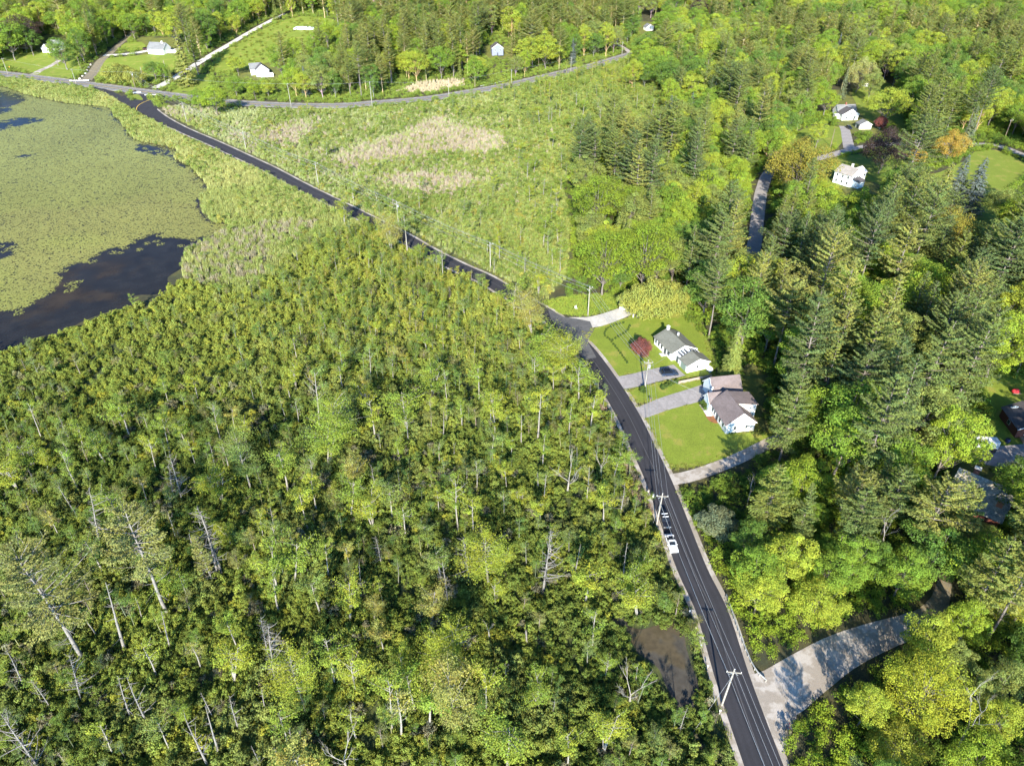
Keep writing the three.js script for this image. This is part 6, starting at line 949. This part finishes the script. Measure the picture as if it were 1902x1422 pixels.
utilityPole('j', 'tan pole with crowded crossarms at the road junction', 251, 163, 10.6, 0.9, { drum: 1, m: M.darkPole });
utilityPole('k', 'pale bare pole behind the junction bushes', 268.5, 156, 11.4, 0, { plain: 1 });
utilityPole('l', 'bright bare pole in front of the big spruce', 310.5, 142, 11.2, 0, { plain: 1 });
utilityPole('m', 'pole at the foot of the dirt road', 142, 159, 11, 1.3);
utilityPole('n', 'leaning pole in shade beside the dirt road', 151.5, 134, 11, 0, { plain: 1, m: M.darkPole });
utilityPole('o', 'pole part-way up the dirt road', 234, 71, 11, 0, { plain: 1, m: M.darkPole });
utilityPole('p', 'pole by the grey road at the frame edge', 14, 137, 11, 1.3);
utilityPole('q', 'pole on the grey road opposite the reed bank', 540.5, 198, 14, 1.5);
utilityPole('r', 'tallest pole on the bend of the grey road', 691.5, 201, 16, 1.6);
utilityPole('s', 'pole beside the tan reeds of the grey road', 834, 183, 11.4, 1.7);
utilityPole('t', 'pole near the white guardrail of the grey road', 950, 161, 11.4, 1.8);
utilityPole('u', 'pole on the climbing stretch of the grey road', 1060, 136.5, 11.4, 1.9);
utilityPole('v', 'farthest pole where the grey road meets the woods', 1155, 103, 10.6, 1.9);
utilityPole('w', 'leaning brown pole above the bright lane at the frame edge', 1865.5, 259, 11, 0.4, { m: M.darkPole });
utilityPole('x', 'thin pole on the lawn before the white house', 1543, 272, 9.5, 0.4, { plain: 1, m: M.darkPole });
function wire(label, pts, sagK = 0.02, rad = 0.03) { const gs = []; for (let i = 0; i + 1 < pts.length; i++) { const a = pts[i], b = pts[i + 1], l = a.distanceTo(b), P = []; for (let k = 0; k <= 12; k++) { const f = k / 12, v = a.clone().lerp(b, f); v.y -= 4 * f * (1 - f) * l * sagK; P.push(v); } const w = new Wood(); w.limb(P.map((v) => v.toArray()), rad, rad, 5); gs.push(w.geo()); } const o = mesh('overhead_wire', mergeGeometries(gs), M.wire); tag(o, label, 'wire'); }
const mainKeys = ['z', 'a', 'b', 'c', 'd', 'e', 'f', 'g', 'h', 'i', 'j'], farKeys = ['p', 'm', 'j', 'q', 'r', 's', 't', 'u', 'v'];
wire('pond-side wire on the crossarms along the dark road', mainKeys.map((k) => armPoint(k, -1.15)), 0.015);
wire('middle wire over the pole tops along the dark road', mainKeys.map((k) => armPoint(k, 0, 0.3)), 0.015);
wire('house-side wire on the crossarms along the dark road', mainKeys.map((k) => armPoint(k, 1.15)), 0.015);
wire('thick lower cable slung below the crossarms along the dark road', mainKeys.map((k) => armPoint(k, 0, -2.6)), 0.018);
wire('upper wire along the grey road', farKeys.map((k) => armPoint(k, 0, 0.3)), 0.015);
wire('service wire from the drive pole to the olive-roofed house', [armPoint('c', 0, -2), new THREE.Vector3(47.2, 3.3, -176)], 0.02);
wire('service wire from the drive pole to the mauve-roofed house', [armPoint('c', 0, -2), new THREE.Vector3(54.5, 3.6, -151.5)], 0.02);
wire('guy wire slanting from the pole by the gravel lane mouth into the thicket', [armPoint('a', 0, -1), at(1286, 1362)], 0, 0.02);
wire('guy wire bracing the pole by the parked cars', [armPoint('b', 0, -0.8), at(1212, 975)], 0, 0.02);

// ---------------------------------------------------------------- small roadside things
{
  const mb = thing('mailbox', 'dark grey mailbox on a post at the gravel lane mouth', 'mailbox', 0, 0, 0); const p = at(1460, 1358); mb.position.set(p.x, 0.05, p.z); part('post', box(0.1, 1.1, 0.1, 0, 0.55, 0), M.wood, mb); part('box', mergeGeometries([box(0.22, 0.16, 0.5, 0, 1.14, 0), new THREE.CylinderGeometry(0.11, 0.11, 0.5, 12, 1, false, 0, Math.PI).rotateX(Math.PI / 2).rotateZ(Math.PI / 2).translate(0, 1.22, 0)]).scale(1.6, 1.15, 1.4), mat(0.07, 0.08, 0.1, { roughness: 0.5 }), mb); part('flag', box(0.03, 0.2, 0.1, 0.2, 1.5, 0.1), M.red, mb);
  const q = at(1461.5, 1352), b2 = copy(mb, q.x, 0.05, q.z, 0.2, 0.8, 0.95, 'smaller dark mailbox just behind the larger one');
  const c = at(1200.5, 735), b3 = copy(mb, c.x + 0.6, 0, c.z + 3, -1.2, 0.9, 1, 'mailbox on the lawn strip between the two drives');
  const markers = [[1266, 1109, 'upper'], [1280, 1141, 'second'], [1291, 1172, 'third'], [1301, 1205, 'fourth'], [1313.5, 1243, 'fifth'], [1336, 1326, 'lowest']]; let first; markers.forEach(([x, y, w]) => { const v = at(x, y), l = `white-topped marker post, ${w} in the row at the swamp edge of the road`; if (!first) { first = thing('marker_post', l, 'marker post', v.x, 0, v.z); part('post', box(0.12, 1.1, 0.12, 0, 0.55, 0), M.pole, first); part('reflector', box(0.24, 0.34, 0.16, 0, 1.1, 0), M.trim, first); first.userData.group = 'marker posts at the swamp edge of the road'; } else copy(first, v.x, 0, v.z, 0, 1, 1, l, 'marker posts at the swamp edge of the road'); });
  const s = at(1574, 1299), sg = thing('small_sign', 'small white board sign below the gravel lane', 'sign', s.x, 0, s.z, -0.5); part('board', box(0.9, 0.6, 0.05, 0, 1.25, 0), M.white, sg); for (const e of [-1, 1]) part('post', box(0.08, 1.2, 0.08, e * 0.35, 0.6, -0.06), M.wood, sg);
  const t = at(208, 153), wn = thing('warning_sign', 'orange diamond roadwork sign in front of the bushes at the junction', 'sign', t.x, t.y, t.z, 0.2); part('board', box(1.7, 1.7, 0.05).rotateZ(Math.PI / 4).translate(0, 1.9, 0), M.orange, wn); for (const e of [-1, 1]) part('leg', box(0.07, 1.6, 0.07).rotateX(e * 0.3).translate(0, 0.7, e * 0.24), M.steel, wn);
  const k = at(45, 112), w2 = copy(wn, at(18, 127).x, 0, at(18, 127).z, 0.2, 0.6, 0.6, 'small orange sign on the bank by the frame edge');
  const u = at(282, 183), st = thing('stop_sign', 'red stop sign at the junction corner', 'sign', u.x, 0, u.z, 0.6); part('board', new THREE.CylinderGeometry(0.4, 0.4, 0.03, 8).rotateY(Math.PI / 8).rotateX(Math.PI / 2).translate(0, 2.2, 0.06), M.red, st); part('post', box(0.07, 2.5, 0.07, 0, 1.25, 0), M.steel, st);
  const js = at(302, 178), jb = thing('concrete_barrier', 'short white concrete kerb by the junction’s bright drive', 'barrier', js.x - 10, 0, js.z - 2, 0.1); part('block', rbox(6, 0.5, 0.5, 0.08, 0, 0.25, 0), M.concrete, jb); part('block', rbox(3, 0.5, 0.5, 0.08, 4.8, 0.25, 0.2), M.concrete, jb);
  const w3 = at(140, 153), wl = thing('stone_wall', 'low pale stone wall left of the dirt road mouth', 'wall', w3.x, 0, w3.z - 5, 0.12); reseed(601); for (let i = 0; i < 12; i++) part('stone', new THREE.DodecahedronGeometry(0.55, 0).scale(rr(0.9, 1.5), rr(0.7, 1), 1).rotateY(rr(0, 3)).translate(i * 1.15 - 6, 0.35, rr(-0.15, 0.15)), M.concrete, wl);
  const bs = at(150, 141), rk = thing('boulder_row', 'line of pale boulders along the dirt road mouth', 'boulders', 0, 0, 0); for (const [x, y] of [[148, 147], [153, 142], [158, 137], [161, 131], [164, 126], [168, 121]]) { const v = at(x, y); part('stone', new THREE.DodecahedronGeometry(0.9, 1).scale(rr(0.8, 1.4), rr(0.6, 0.9), rr(0.8, 1.2)).rotateY(rr(0, 3)).translate(v.x, v.y + 0.35, v.z), M.paleGravel, rk); }
}
renderer.render(scene, camera);
